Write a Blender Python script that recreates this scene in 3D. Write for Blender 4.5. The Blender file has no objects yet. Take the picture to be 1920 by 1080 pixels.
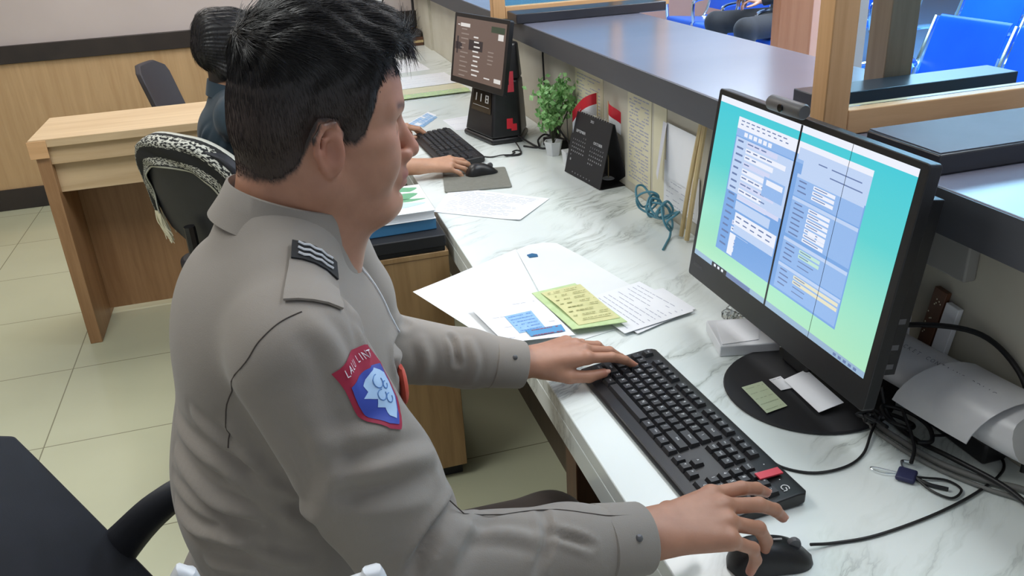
import bpy, bmesh, math, random
import numpy as np
from mathutils import Vector, Matrix, Euler
from mathutils.bvhtree import BVHTree
random.seed(7); RNG = np.random.default_rng(7)
S = bpy.context.scene
COL = S.collection
PI = math.pi

# ------------------------------------------------------------------ camera, world, lights, exposure
CAM_H = 1.53
def _n(v): return v / np.linalg.norm(v)
FPX = 1580.0                                   # focal length in pixels of a 1920 wide frame
_y = _n(np.array([(456-960)/FPX, -(-160-540)/FPX, -1.0]))
_u = -_n(np.array([(1164-960)/FPX, -(4000-540)/FPX, -1.0]))
_u = _n(_u - _y*_u.dot(_y)); _x = np.cross(_y, _u)
cd = bpy.data.cameras.new('camera'); cam = bpy.data.objects.new('camera', cd); COL.objects.link(cam)
Rm = Matrix([list(_x), list(_y), list(_u)])
cam.matrix_world = Matrix.Translation((0, 0, CAM_H)) @ Rm.to_4x4()
cd.sensor_width = 36; cd.lens = 36*FPX/1920; cd.clip_start = 0.02; cd.clip_end = 60
S.camera = cam

S.view_settings.view_transform = 'Standard'; S.view_settings.look = 'None'
S.view_settings.gamma = 1; S.view_settings.use_curve_mapping = False
S.view_settings.exposure = 0.38

W = bpy.data.worlds.new('world'); S.world = W; W.use_nodes = True
W.node_tree.nodes['Background'].inputs[0].default_value = (0.86, 0.93, 1.0, 1)
W.node_tree.nodes['Background'].inputs[1].default_value = 0.34

def area(name, loc, size, power, color, rot=(0, 0, 0), sy=None):
    l = bpy.data.lights.new(name, 'AREA'); l.energy = power; l.color = color
    l.shape = 'RECTANGLE'; l.size = size; l.size_y = sy or size
    o = bpy.data.objects.new(name, l); o.location = loc; o.rotation_euler = rot; COL.objects.link(o); return o
area('ceiling_light_counter', (1.35, 1.6, 2.72), 0.5, 31, (0.99, 1.0, 0.99), sy=2.4)
area('ceiling_light_office', (-0.9, 1.7, 2.72), 0.9, 22, (0.98, 1.0, 0.97), sy=1.2)
area('ceiling_light_back', (-0.4, 4.2, 2.72), 1.2, 26, (1.0, 0.95, 0.88))
area('added_hall_fill', (2.9, 1.9, 2.75), 1.2, 50, (0.8, 0.92, 1.0))  # added fill lamp, brightens the hall floor behind the tinted glass
area('ceiling_light_waiting', (4.2, 5.0, 2.75), 2.6, 205, (0.78, 0.9, 1.0))

# ------------------------------------------------------------------ materials
def mat(name, col, rough=0.6, metal=0.0, **kw):
    m = bpy.data.materials.new(name); m.use_nodes = True
    b = m.node_tree.nodes['Principled BSDF']
    b.inputs['Base Color'].default_value = (*col, 1); b.inputs['Roughness'].default_value = rough
    b.inputs['Metallic'].default_value = metal
    for k, v in kw.items(): b.inputs[k.replace('_', ' ')].default_value = v
    return m
def nd(m, t, **kw):
    n = m.node_tree.nodes.new(t)
    for k, v in kw.items():
        if hasattr(n, k): setattr(n, k, v)
        else: n.inputs[k].default_value = v
    return n
def lk(m, a, b): m.node_tree.links.new(a, b)
def bsdf(m): return m.node_tree.nodes['Principled BSDF']
def coords(m, scale=(1, 1, 1), rot=(0, 0, 0)):
    t = nd(m, 'ShaderNodeTexCoord'); p = nd(m, 'ShaderNodeMapping')
    p.inputs['Scale'].default_value = scale; p.inputs['Rotation'].default_value = rot
    lk(m, t.outputs['Object'], p.inputs['Vector']); return p.outputs[0]
def ramp(m, fac, stops):
    r = nd(m, 'ShaderNodeValToRGB'); cr = r.color_ramp
    while len(cr.elements) < len(stops): cr.elements.new(0.5)
    for e, (p, c) in zip(cr.elements, stops): e.position = p; e.color = (*c, 1)
    lk(m, fac, r.inputs[0]); return r.outputs[0]
def bump(m, h, strength=0.2, dist=0.01):
    b = nd(m, 'ShaderNodeBump'); b.inputs['Strength'].default_value = strength; b.inputs['Distance'].default_value = dist
    lk(m, h, b.inputs['Height']); lk(m, b.outputs[0], bsdf(m).inputs['Normal'])
def noisy(name, c1, c2, rough, scale=(8, 8, 8), det=4, bmp=0, bscale=200, **kw):
    m = mat(name, c1, rough, **kw); v = coords(m, scale)
    n = nd(m, 'ShaderNodeTexNoise'); n.inputs['Scale'].default_value = 1; n.inputs['Detail'].default_value = det
    lk(m, v, n.inputs['Vector']); lk(m, ramp(m, n.outputs['Fac'], [(0.3, c1), (0.7, c2)]), bsdf(m).inputs['Base Color'])
    if bmp:
        v2 = coords(m, (bscale,)*3); n2 = nd(m, 'ShaderNodeTexNoise'); n2.inputs['Scale'].default_value = 1
        lk(m, v2, n2.inputs['Vector']); bump(m, n2.outputs['Fac'], bmp, 0.001)
    return m
def srgb(r, g, b):
    f = lambda c: (c/255/12.92 if c/255 <= 0.04045 else ((c/255+0.055)/1.055)**2.4)
    return (f(r), f(g), f(b))
def emit(name, col, st=1.0):
    st = st*0.80
    m = mat(name, (0.01, 0.01, 0.01), 0.25)
    bsdf(m).inputs['Emission Color'].default_value = (*col, 1); bsdf(m).inputs['Emission Strength'].default_value = st
    return m
M = {}
def wood(name, c1, c2, axis='Z', rough=0.45, s=1.0):
    sc = {'Z': (14*s, 14*s, 0.9*s), 'X': (0.9*s, 14*s, 14*s), 'Y': (14*s, 0.9*s, 14*s)}[axis]
    m = mat(name, c1, rough); v = coords(m, sc)
    n = nd(m, 'ShaderNodeTexNoise'); n.inputs['Scale'].default_value = 2.2; n.inputs['Detail'].default_value = 8
    n.inputs['Roughness'].default_value = 0.65; n.inputs['Distortion'].default_value = 0.4
    lk(m, v, n.inputs['Vector'])
    lk(m, ramp(m, n.outputs['Fac'], [(0.28, c2), (0.55, c1), (0.8, tuple(min(1, x*1.12) for x in c1))]), bsdf(m).inputs['Base Color'])
    bump(m, n.outputs['Fac'], 0.08, 0.002); return m
M['wood_wall'] = wood('wood_wall', srgb(198, 164, 122), srgb(186, 150, 108))
M['wood_desk'] = wood('wood_desk', srgb(212, 184, 146), srgb(196, 164, 124), 'X')
M['wood_desk_v'] = wood('wood_desk_vertical', srgb(168, 128, 90), srgb(146, 106, 70), 'Z')
M['wood_ped'] = wood('wood_pedestal', srgb(176, 142, 100), srgb(150, 116, 78), 'Z')
M['wood_frame'] = wood('wood_window_frame', srgb(222, 176, 128), srgb(204, 156, 108), 'X')
M['wood_frame_v'] = wood('wood_window_post', srgb(220, 174, 126), srgb(202, 154, 106), 'Z')
M['wood_pillar'] = wood('wood_pillar', srgb(188, 132, 100), srgb(170, 112, 82), 'Z')
M['wood_dark'] = wood('wood_dark', srgb(96, 62, 42), srgb(70, 44, 30), 'Z')
M['under_shade'] = wood('under_shade', srgb(84, 68, 54), srgb(72, 58, 46), 'Z')  # dark tone stands in for the shade below the worktop
M['stick'] = wood('pale_stick', srgb(206, 186, 140), srgb(176, 150, 104), 'Z')
M['trim'] = noisy('dark_trim', srgb(44, 38, 36), srgb(56, 48, 44), 0.45)
M['wall_paint'] = noisy('wall_paint', srgb(196, 184, 180), srgb(204, 192, 188), 0.8, (2, 2, 2), bmp=0.1)
M['wall_pink'] = noisy('wall_pink', srgb(232, 178, 160), srgb(238, 190, 172), 0.7, (2, 2, 2))
M['wall_low'] = noisy('low_wall_paint', srgb(204, 200, 186), srgb(190, 184, 168), 0.7, (5, 5, 5), bmp=0.15)
M['ceiling'] = noisy('ceiling_paint', srgb(225, 225, 222), srgb(232, 232, 230), 0.9)

def marble():
    m = mat('white_marble', (0.8, 0.84, 0.82), 0.2); b = bsdf(m)
    v = coords(m, (1, 1, 1), (0, 0, math.radians(-32)))
    n0 = nd(m, 'ShaderNodeTexNoise'); n0.inputs['Scale'].default_value = 3.4; n0.inputs['Detail'].default_value = 5
    lk(m, v, n0.inputs['Vector'])
    mix = nd(m, 'ShaderNodeVectorMath', operation='MULTIPLY_ADD'); mix.inputs[1].default_value = (0.10, 0.16, 0.1)
    lk(m, n0.outputs['Color'], mix.inputs[0]); lk(m, v, mix.inputs[2])
    mp = nd(m, 'ShaderNodeMapping'); mp.inputs['Scale'].default_value = (2.1, 13.0, 4.0); lk(m, mix.outputs[0], mp.inputs['Vector'])
    n1 = nd(m, 'ShaderNodeTexNoise'); n1.inputs['Scale'].default_value = 1.0; n1.inputs['Detail'].default_value = 6; n1.inputs['Roughness'].default_value = 0.6
    lk(m, mp.outputs[0], n1.inputs['Vector'])
    base = srgb(236, 243, 242)
    c = ramp(m, n1.outputs['Fac'], [(0.0, srgb(216, 226, 225)), (0.42, base), (0.478, srgb(212, 219, 215)), (0.492, srgb(174, 181, 179)), (0.506, srgb(214, 221, 217)), (0.56, base), (1.0, srgb(241, 246, 245))])
    n2 = nd(m, 'ShaderNodeTexNoise'); n2.inputs['Scale'].default_value = 3.0; n2.inputs['Detail'].default_value = 3
    lk(m, mix.outputs[0], n2.inputs['Vector'])
    c2 = ramp(m, n2.outputs['Fac'], [(0.42, (0, 0, 0)), (0.62, (1, 1, 1))])
    mx = nd(m, 'ShaderNodeMix', data_type='RGBA'); lk(m, c2, mx.inputs[0]); mx.inputs[6].default_value = (*base, 1); lk(m, c, mx.inputs[7])
    lk(m, mx.outputs[2], b.inputs['Base Color']); return m
M['marble'] = marble()
def tile():
    m = mat('floor_tile', (0.6, 0.62, 0.5), 0.18); b = bsdf(m); v = coords(m)
    mp = nd(m, 'ShaderNodeMapping'); mp.inputs['Location'].default_value = (0.9/0.54+0.0, -2.616/0.54+0.0, 0); mp.inputs['Scale'].default_value = (1/0.54, 1/0.54, 1)
    lk(m, v, mp.inputs['Vector'])
    br = nd(m, 'ShaderNodeTexBrick'); br.offset = 0; br.inputs['Scale'].default_value = 1
    br.inputs['Mortar Size'].default_value = 0.004; br.inputs['Brick Width'].default_value = 1; br.inputs['Row Height'].default_value = 1
    br.inputs['Color1'].default_value = (*srgb(204, 206, 178), 1); br.inputs['Color2'].default_value = (*srgb(198, 200, 172), 1); br.inputs['Mortar'].default_value = (*srgb(140, 138, 116), 1)
    lk(m, mp.outputs[0], br.inputs['Vector'])
    n = nd(m, 'ShaderNodeTexNoise'); n.inputs['Scale'].default_value = 1.6; n.inputs['Detail'].default_value = 5; lk(m, v, n.inputs['Vector'])
    r = ramp(m, n.outputs['Fac'], [(0.3, (0.9, 0.9, 0.9)), (0.7, (1, 1, 1))])
    mx = nd(m, 'ShaderNodeMix', data_type='RGBA', blend_type='MULTIPLY'); mx.inputs[0].default_value = 1
    lk(m, br.outputs['Color'], mx.inputs[6]); lk(m, r, mx.inputs[7]); lk(m, mx.outputs[2], b.inputs['Base Color']); return m
M['tile'] = tile()
M['counter'] = noisy('grey_laminate', srgb(122, 122, 137), srgb(114, 115, 131), 0.24, (1.5, 3, 1))
M['fascia'] = noisy('charcoal_edge', srgb(70, 72, 78), srgb(78, 80, 86), 0.5, (10, 2, 10))
M['slab'] = noisy('dark_slab', srgb(46, 46, 52), srgb(54, 54, 60), 0.32)
M['slab_top'] = noisy('slab_top', srgb(92, 92, 102), srgb(100, 100, 110), 0.6)
M['black'] = noisy('black_plastic', srgb(25, 25, 28), srgb(31, 31, 34), 0.38, (30, 30, 30), bmp=0.1, bscale=900)
M['black_gloss'] = mat('black_gloss', srgb(14, 14, 17), 0.12)
M['black_matte'] = mat('black_matte', srgb(30, 30, 34), 0.6)
M['chair_black'] = noisy('chair_black', srgb(28, 29, 36), srgb(34, 35, 43), 0.55, (20, 20, 20), bmp=0.2, bscale=600)
M['key'] = noisy('keycap', srgb(36, 36, 40), srgb(42, 42, 46), 0.42, (60, 60, 60))
M['legend'] = mat('key_legend', srgb(225, 228, 232), 0.5)
M['grey_mid'] = mat('grey_plastic', srgb(96, 96, 100), 0.5)
M['grey_light'] = mat('pale_plastic', srgb(200, 200, 200), 0.4)
M['white'] = noisy('white_plastic', srgb(228, 230, 234), srgb(220, 222, 228), 0.35)
M['paper'] = noisy('white_paper', srgb(240, 241, 246), srgb(234, 236, 242), 0.75, (12, 12, 12))
M['paper2'] = noisy('card_paper', srgb(238, 240, 242), srgb(230, 233, 236), 0.7, (6, 6, 6))
M['print'] = mat('grey_print', srgb(164, 166, 186), 0.8)
M['print_d'] = mat('dark_print', srgb(92, 92, 104), 0.8)
M['cream'] = noisy('cream_paper', srgb(222, 216, 190), srgb(212, 205, 176), 0.75, (9, 9, 9))
M['blue_paint'] = noisy('blue_steel', srgb(26, 92, 214), srgb(34, 104, 224), 0.3, (3, 3, 3))
M['chrome'] = mat('chrome', (0.82, 0.86, 0.9), 0.12, 1.0)
M['cable'] = mat('black_cable', srgb(24, 24, 27), 0.45)
M['cable_grey'] = mat('grey_cable', srgb(120, 120, 118), 0.5)
M['cable_blue'] = mat('blue_cable', srgb(78, 138, 158), 0.45)
M['green_leaf'] = noisy('green_leaf', srgb(110, 172, 98), srgb(176, 220, 152), 0.45, (40, 40, 40))
M['red'] = mat('red_print', srgb(206, 36, 52), 0.45)
M['red_soft'] = mat('red_sticker', srgb(214, 66, 82), 0.4)
M['money'] = noisy('green_paper', srgb(204, 222, 172), srgb(184, 210, 150), 0.7, (50, 50, 50))
M['money2'] = noisy('ochre_print', srgb(222, 218, 164), srgb(208, 208, 152), 0.7, (60, 60, 60))
M['bluecard'] = noisy('blue_card', srgb(160, 198, 236), srgb(136, 182, 228), 0.5, (70, 70, 70))
M['blue_d'] = mat('blue_dark', srgb(46, 104, 150), 0.5)
M['sticky'] = mat('sticky_note', srgb(196, 208, 176), 0.7)
M['board'] = noisy('grey_mat', srgb(120, 120, 112), srgb(128, 128, 120), 0.7, (100, 100, 100))
def glass(name, col, rough=0.02, alpha=0.35):
    m = mat(name, col, rough); b = bsdf(m)
    b.inputs['Transmission Weight'].default_value = 1.0; b.inputs['IOR'].default_value = 1.05
    return m
M['glass'] = glass('tinted_glass', (0.50, 0.82, 1.0))
M['clear'] = glass('clear_plastic', (0.95, 0.97, 0.97)); bsdf(M['clear']).inputs['IOR'].default_value = 1.4
M['glass_teal'] = glass('teal_glass', (0.35, 0.7, 0.8))

# ------------------------------------------------------------------ geometry helpers
class G:
    def __init__(s): s.v = []; s.f = []; s.mi = []; s.T = Matrix(); s.m = 0
    def add(s, vs, fs):
        o = len(s.v); s.v += [tuple(s.T @ Vector(p)) for p in vs]
        s.f += [tuple(i+o for i in f) for f in fs]; s.mi += [s.m]*len(fs); return s
    def box(s, x0, y0, z0, x1, y1, z1):
        return s.add([(x0,y0,z0),(x1,y0,z0),(x1,y1,z0),(x0,y1,z0),(x0,y0,z1),(x1,y0,z1),(x1,y1,z1),(x0,y1,z1)],
                     [(0,3,2,1),(4,5,6,7),(0,1,5,4),(1,2,6,5),(2,3,7,6),(3,0,4,7)])
    def prism(s, poly, z0, z1):
        n = len(poly)
        return s.add([(x,y,z0) for x,y in poly]+[(x,y,z1) for x,y in poly],
                     [tuple(range(n))[::-1], tuple(range(n,2*n))]+[(i,(i+1)%n,n+(i+1)%n,n+i) for i in range(n)])
    def frustum(s, p0, z0, p1, z1):
        n = len(p0)
        return s.add([(x,y,z0) for x,y in p0]+[(x,y,z1) for x,y in p1],
                     [tuple(range(n))[::-1], tuple(range(n,2*n))]+[(i,(i+1)%n,n+(i+1)%n,n+i) for i in range(n)])
    def loft(s, rings, closed=True, cap=True):
        n = len(rings[0]); vs = [p for r in rings for p in r]; fs = []
        for k in range(len(rings)-1):
            for i in range(n if closed else n-1):
                j = (i+1) % n; fs.append((k*n+i, k*n+j, (k+1)*n+j, (k+1)*n+i))
        if cap and closed: fs += [tuple(range(n))[::-1], tuple(range((len(rings)-1)*n, len(rings)*n))]
        return s.add(vs, fs)
    def tube(s, path, r, n=8, sub=6, smooth=True):
        P = catmull(path, sub) if smooth and len(path) > 2 else [Vector(p) for p in path]
        rr = r if callable(r) else (lambda t: r)
        rings = []; up = Vector((0.3, 0.2, 1)).normalized(); N = None
        for i, p in enumerate(P):
            d = (P[min(i+1, len(P)-1)] - P[max(i-1, 0)]).normalized()
            if N is None: N = d.orthogonal().normalized()
            N = (N - d*N.dot(d)); N = N.normalized() if N.length > 1e-6 else d.orthogonal().normalized()
            B = d.cross(N); q = rr(i/max(1, len(P)-1))
            rings.append([p + (N*math.cos(a)+B*math.sin(a))*q for a in [2*PI*k/n for k in range(n)]])
        return s.loft(rings)
    def lathe(s, prof, n=32, c=(0, 0, 0)):
        rings = [[(c[0]+r*math.cos(2*PI*k/n), c[1]+r*math.sin(2*PI*k/n), c[2]+z) for k in range(n)] for r, z in prof]
        return s.loft(rings)
    def ball(s, c, r, nu=16, nv=10):
        r = (r, r, r) if isinstance(r, (int, float)) else r
        rings = [[(c[0]+r[0]*math.sin(PI*j/nv)*math.cos(2*PI*k/nu), c[1]+r[1]*math.sin(PI*j/nv)*math.sin(2*PI*k/nu), c[2]-r[2]*math.cos(PI*j/nv)) for k in range(nu)] for j in range(1, nv)]
        return s.loft(rings)
    def sheet(s, poly, z, th=0.0003, m=None):
        return s.prism(poly, z, z+th)
    def text(s, txt, size, x, y, z, rot=0, align='CENTER'):
        vs, fs = text_mesh(txt, size, align); c, n = math.cos(rot), math.sin(rot)
        return s.add([(x+a*c-b*n, y+a*n+b*c, z) for a, b in vs], fs)
    def build(s, name, mats, parent=None, bevel=0, seg=2, smooth=True, ang=40, loc=None):
        me = bpy.data.meshes.new(name); me.from_pydata(s.v, [], s.f)
        mats = mats if isinstance(mats, (list, tuple)) else [mats]
        for k in mats: me.materials.append(M[k] if isinstance(k, str) else k)
        if len(mats) > 1: me.polygons.foreach_set('material_index', [min(i, len(mats)-1) for i in s.mi])
        bm = bmesh.new(); bm.from_mesh(me); bmesh.ops.recalc_face_normals(bm, faces=bm.faces); bm.to_mesh(me); bm.free()
        if smooth:
            me.polygons.foreach_set('use_smooth', [True]*len(me.polygons)); me.set_sharp_from_angle(angle=math.radians(ang))
        me.update(); o = bpy.data.objects.new(name, me); COL.objects.link(o)
        if parent: o.parent = parent
        if loc: o.location = loc
        if bevel:
            b = o.modifiers.new('bevel', 'BEVEL'); b.width = bevel; b.segments = seg; b.limit_method = 'ANGLE'; b.angle_limit = math.radians(35); b.harden_normals = False
        return o
_tc = {}
def text_mesh(txt, size, align='CENTER'):
    k = (txt, align)
    if k not in _tc:
        c = bpy.data.curves.new('t', 'FONT'); c.body = txt; c.align_x = align; c.align_y = 'CENTER'; c.size = 1; c.resolution_u = 2
        o = bpy.data.objects.new('t', c); COL.objects.link(o)
        bpy.context.view_layer.update()
        me = bpy.data.meshes.new_from_object(o.evaluated_get(bpy.context.evaluated_depsgraph_get()))
        _tc[k] = ([(v.co.x, v.co.y) for v in me.vertices], [tuple(p.vertices) for p in me.polygons])
        bpy.data.objects.remove(o); bpy.data.curves.remove(c); bpy.data.meshes.remove(me)
    vs, fs = _tc[k]; return [(a*size, b*size) for a, b in vs], fs
def catmull(pts, sub=6):
    P = [Vector(p) for p in pts]; P = [P[0]*2-P[1]]+P+[P[-1]*2-P[-2]]; out = []
    for i in range(1, len(P)-2):
        a, b, c, d = P[i-1:i+3]
        for k in range(sub):
            t = k/sub; out.append(0.5*((2*b)+(c-a)*t+(2*a-5*b+4*c-d)*t*t+(3*b-a-3*c+d)*t**3))
    out.append(P[-2]); return out
def rrect(w, h, r, n=5, cx=0, cy=0):
    pts = []
    for (sx, sy, a0) in ((1, 1, 0), (-1, 1, 90), (-1, -1, 180), (1, -1, 270)):
        for k in range(n+1):
            a = math.radians(a0+90*k/n); pts.append((cx+sx*(w/2-r)+r*math.cos(a), cy+sy*(h/2-r)+r*math.sin(a)))
    return pts
def tag(o, label=None, cat=None, group=None, kind=None):
    if label: o['label'] = label
    if cat: o['category'] = cat
    if group: o['group'] = group
    if kind: o['kind'] = kind
    return o
def thing(name, label, cat, loc=(0, 0, 0), rz=0, group=None):
    o = bpy.data.objects.new(name, None); COL.objects.link(o); o.location = loc; o.rotation_euler = (0, 0, rz); o.empty_display_size = 0.05
    return tag(o, label, cat, group)
def struct(name, g, m, **kw): return tag(g.build(name, m, **kw), kind='structure')
def copy_tree(o, parent=None):
    c = o.copy(); COL.objects.link(c)
    if parent: c.parent = parent
    for ch in list(o.children): copy_tree(ch, c)
    return c

# ------------------------------------------------------------------ room shell
DZ = 0.75                                           # worktop height
YW = 5.46                                           # back wall
struct('floor', G().box(-3.5, -1.5, -0.05, 9.5, 11, 0), 'tile')
M['hall_tile_reflect'] = noisy('hall_tile_reflect', srgb(160, 194, 232), srgb(168, 202, 238), 0.12, (1, 1, 1))  # blue of the reflections on the floor is put into the tile colour
struct('floor_hall', G().box(1.25, -1.5, 0.0, 9.4, 10.5, 0.004), 'hall_tile_reflect')
tag(G().box(1.4, 10.46, 0.7, 6.0, 10.499, 2.6).build('added_glow_panel', emit('added_blue_glow', (0.40, 0.66, 1.0), 0.9)), kind='structure')  # added unseen glowing panel, gives the counter its blue reflection
struct('ceiling', G().box(-3.5, -1.5, 2.8, 9.5, 11, 2.85), 'ceiling')
struct('wall_back', G().box(-3.5, YW, 0, 0.93, YW+0.1, 2.8), 'wall_paint')
struct('trim_1', G().box(-3.5, YW-0.012, 0.125, 0.93, YW, 0.838), 'wood_wall')
struct('trim_2', G().box(-3.5, YW-0.03, 0.838, 0.93, YW, 0.935), 'trim', bevel=0.003)
struct('baseboard_back', G().box(-3.5, YW-0.025, 0, 0.93, YW, 0.125), 'trim', bevel=0.003)
struct('wall_left', G().box(-3.6, -1.5, 0, -3.5, YW, 2.8), 'wall_paint')
struct('wall_far', G().box(0.93, 10.5, 0, 9.5, 10.6, 2.8), 'wall_pink')
struct('wall_right', G().box(9.4, -1.5, 0, 9.5, 10.5, 2.8), 'wall_pink')
struct('wall_counter', G().box(0.945, -1.0, 0, 1.25, YW+0.1, 1.075), 'wall_low')
struct('trim_3', G().box(0.93, YW-0.45, DZ, 1.05, YW+0.1, 2.8), 'wall_low')

# marble worktop running along the low wall
t = thing('worktop', 'long white marble worktop with grey veins running along the low wall', 'worktop', (0.66, 2.0, 0))
g = G().box(-0.278, -3.0, DZ-0.03, 0.284, 3.44, DZ); g.build('top', 'marble', t, bevel=0.002)
g = G().box(-0.278, -3.0, DZ-0.075, -0.252, 3.44, DZ-0.0305); g.build('apron', 'marble', t, bevel=0.001)
for y in (-0.76, -2.4, 2.1):
    G().box(-0.235, y-0.03, 0, -0.185, y+0.03, DZ-0.0765).build('leg', 'wood_dark', t, bevel=0.002)
G().box(-0.02, -3.0, 0.0, -0.005, 3.43, DZ-0.031).build('underdesk_panel', 'under_shade', t)  # dark sheet added in place of the shade under the worktop

# raised counter
t = thing('raised_counter', 'raised grey laminate counter with charcoal edge above the marble worktop', 'counter', (1.1, 2.0, 1.075))
G().box(-0.235, -3.0, 0.0, 0.2, 3.45, 0.063).build('top', 'counter', t, bevel=0.002)
G().box(-0.238, -3.0, -0.002, -0.2355, 3.45, 0.0615).build('edge_strip', 'fascia', t)
t = thing('counter_slab', 'dark slab on the raised counter before the near window', 'counter', (1.5, 1.03, 1.1385))
G().box(-0.61, -0.08, 0, 0.7, 0.08, 0.031).build('slab', 'slab', t, bevel=0.003)
G().box(-0.605, -0.075, 0.0312, 0.7, 0.08, 0.0325).build('top_sheet', 'slab_top', t)
t = thing('counter_slab', 'dark slab on the far end of the raised counter', 'counter', (1.2, 2.95, 1.1385))
G().box(-0.36, -0.06, 0, 0.2, 0.06, 0.033).build('slab', 'slab', t, bevel=0.003)

# near window: wooden frame with tinted glass, standing on the counter
def window(name, x0, x1, y, z0, z1, post=0.047, rail=0.042, dep=0.04, gl='glass', extra=()):
    r = thing(name, None, None, (x0, y, z0)); del_props = [k for k in r.keys()]
    for k in del_props: del r[k]
    r['kind'] = 'structure'
    w = x1-x0; h = z1-z0
    G().box(0, 0, 0, post, dep, h).build('window_post', 'wood_frame_v', r, bevel=0.002)
    G().box(post+0.0005, 0, 0, w-post, dep, rail).build('window_rail', 'wood_frame', r, bevel=0.002)
    G().box(post+0.0005, 0, h-rail, w-post, dep, h).build('window_rail', 'wood_frame', r, bevel=0.002)
    for e in extra: G().box(e, 0, rail+.0005, e+0.04, dep, h-rail-.0005).build('window_post', 'wood_frame_v', r, bevel=0.002)
    G().box(w-post+0.0005, 0, 0, w, dep, h).build('window_post', 'wood_frame_v', r, bevel=0.002)
    G().box(post+0.001, dep*0.45, rail+0.001, w-post, dep*0.55, h-rail-0.001).build('glass_pane', gl, r)
    return r
window('window_1', 0.867, 2.9, 1.19, 1.139, 2.3)
window('window_2', 0.80, 1.49, 3.05, 1.139, 2.2, gl='glass_teal', extra=(0.46,))
struct('trim_4', G().box(1.485, 2.30, 0, 1.60, 2.34, 2.8), 'wood_pillar', bevel=0.003)
struct('trim_5', G().box(1.6005, 2.305, 0, 1.80, 2.36, 2.8), 'wall_pink', bevel=0.003)

# left wooden desk
t = thing('wooden_desk', 'light wooden desk against the wall behind the scarf-draped chair', 'desk', (-0.877, 3.343, 0))
G().box(0, 0, 0.803, 1.15, 0.40, 0.833).build('top', 'wood_desk', t, bevel=0.002)
G().box(0.05, 0.02, 0.735, 1.12, 0.04, 0.8025).build('rail', 'wood_desk', t, bevel=0.001)
G().box(0.05, 0.05, 0.62, 1.12, 0.07, 0.7345).build('apron', 'wood_desk', t, bevel=0.001)
G().box(0.01, 0.01, 0, 0.055, 0.395, 0.8025).build('side_panel', 'wood_desk_v', t, bevel=0.002)
G().box(1.10, 0.012, 0, 1.145, 0.395, 0.8025).build('side_panel', 'wood_desk_v', t, bevel=0.002)
G().box(0.056, 0.28, 0.03, 1.099, 0.30, 0.8025).build('underdesk_panel', 'wood_desk_v', t)
G().box(-0.004, -0.004, 0.765, 0.06, -0.0005, 0.829).build('corner_block', 'wood_frame', t, bevel=0.001)

# drawer pedestal under the worktop edge
t = thing('drawer_pedestal', 'wooden drawer pedestal carrying books beside the marble worktop', 'cabinet', (0.155, 2.0, 0))
G().box(-0.20, 0, 0.04, 0.212, 0.46, 0.70).build('body', 'wood_ped', t, bevel=0.002)
G().box(-0.20, -0.002, 0.7005, 0.213, 0.46, 0.715).build('top', 'wood_ped', t, bevel=0.002)
G().box(-0.19, 0.02, 0, 0.2, 0.44, 0.0395).build('plinth', 'black_matte', t)

t = thing('document_box', 'black box file under the books on the wooden pedestal', 'box', (0.155, 2.0, 0.7155))
G().box(-0.14, 0.0, 0, 0.205, 0.27, 0.012).build('base', 'black', t, bevel=0.002)
G().box(-0.145, -0.004, 0.0125, 0.208, 0.275, 0.045).build('lid', 'black_matte', t, bevel=0.003)
def book(name, label, loc, rz, w, d, h, cover, spine_m, art=False):
    t = thing(name, label, 'book', loc, rz)
    G().box(0.004, 0.004, 0.0025, w-0.003, d-0.003, h-0.0025).build('pages', 'paper', t)
    G().box(0, 0, 0, w, d, 0.002).box(0, 0, h-0.002, w, d, h).box(0, 0, 0.0021, 0.002, d, h-0.0021).build('cover', cover, t, bevel=0.0005)
    return t
b0 = book('book', 'thick blue book on the black box file', (0.145, 2.04, 0.761), 0.02, 0.205, 0.23, 0.030, 'blue_d', 'blue_d')
G().box(0.0, -0.001, 0.002, 0.205, 0.0035, 0.028).build('wrapper', mat('blue_wrap', srgb(74, 134, 178), 0.4), b0)
b1 = book('book', 'white book with green and blue art cover, top of the stack', (0.14, 2.037, 0.7915), 0.0, 0.21, 0.235, 0.024, 'paper2', 'paper2')
g = G()
def blob(cx, cy, rx, ry, z, n=18, wob=0.25, ph=0):
    return [(cx+rx*math.cos(a)*(1+wob*math.sin(3*a+ph)), cy+ry*math.sin(a)*(1+wob*math.cos(2*a+ph))) for a in [2*PI*k/n for k in range(n)]]
for m_i, (cx, cy, rx, ry, ph) in ((0, (0.13, 0.14, 0.055, 0.035, 0)), (1, (0.05, 0.10, 0.038, 0.022, 1)), (2, (0.07, 0.18, 0.045, 0.035, 2)), (0, (0.165, 0.20, 0.028, 0.024, 1)), (3, (0.125, 0.07, 0.06, 0.02, 2)), (2, (0.035, 0.035, 0.026, 0.020, 0)), (0, (0.15, 0.105, 0.045, 0.012, 2))):
    g.m = m_i; g.prism(blob(cx, cy, rx, ry, 0, ph=ph), 0.0241+0.0001*m_i, 0.0243+0.0001*m_i)
g.build('cover_art', [mat('art_green', srgb(110, 170, 130), 0.4), mat('art_orange', srgb(226, 190, 110), 0.4), mat('art_blue', srgb(96, 158, 214), 0.4), mat('art_pale', srgb(196, 222, 226), 0.4)], b1)
t = thing('counter_slab', 'dark slab seen through the tinted glass of the near window', 'counter', (1.0, 1.34, 1.1385))
G().box(-0.04, 0, 0, 0.41, 0.08, 0.033).build('slab', 'slab', t, bevel=0.002)
struct('trim_6', G().box(1.17, 1.43, 1.139, 1.235, 1.49, 2.8), 'wood_pillar', bevel=0.002)

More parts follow.
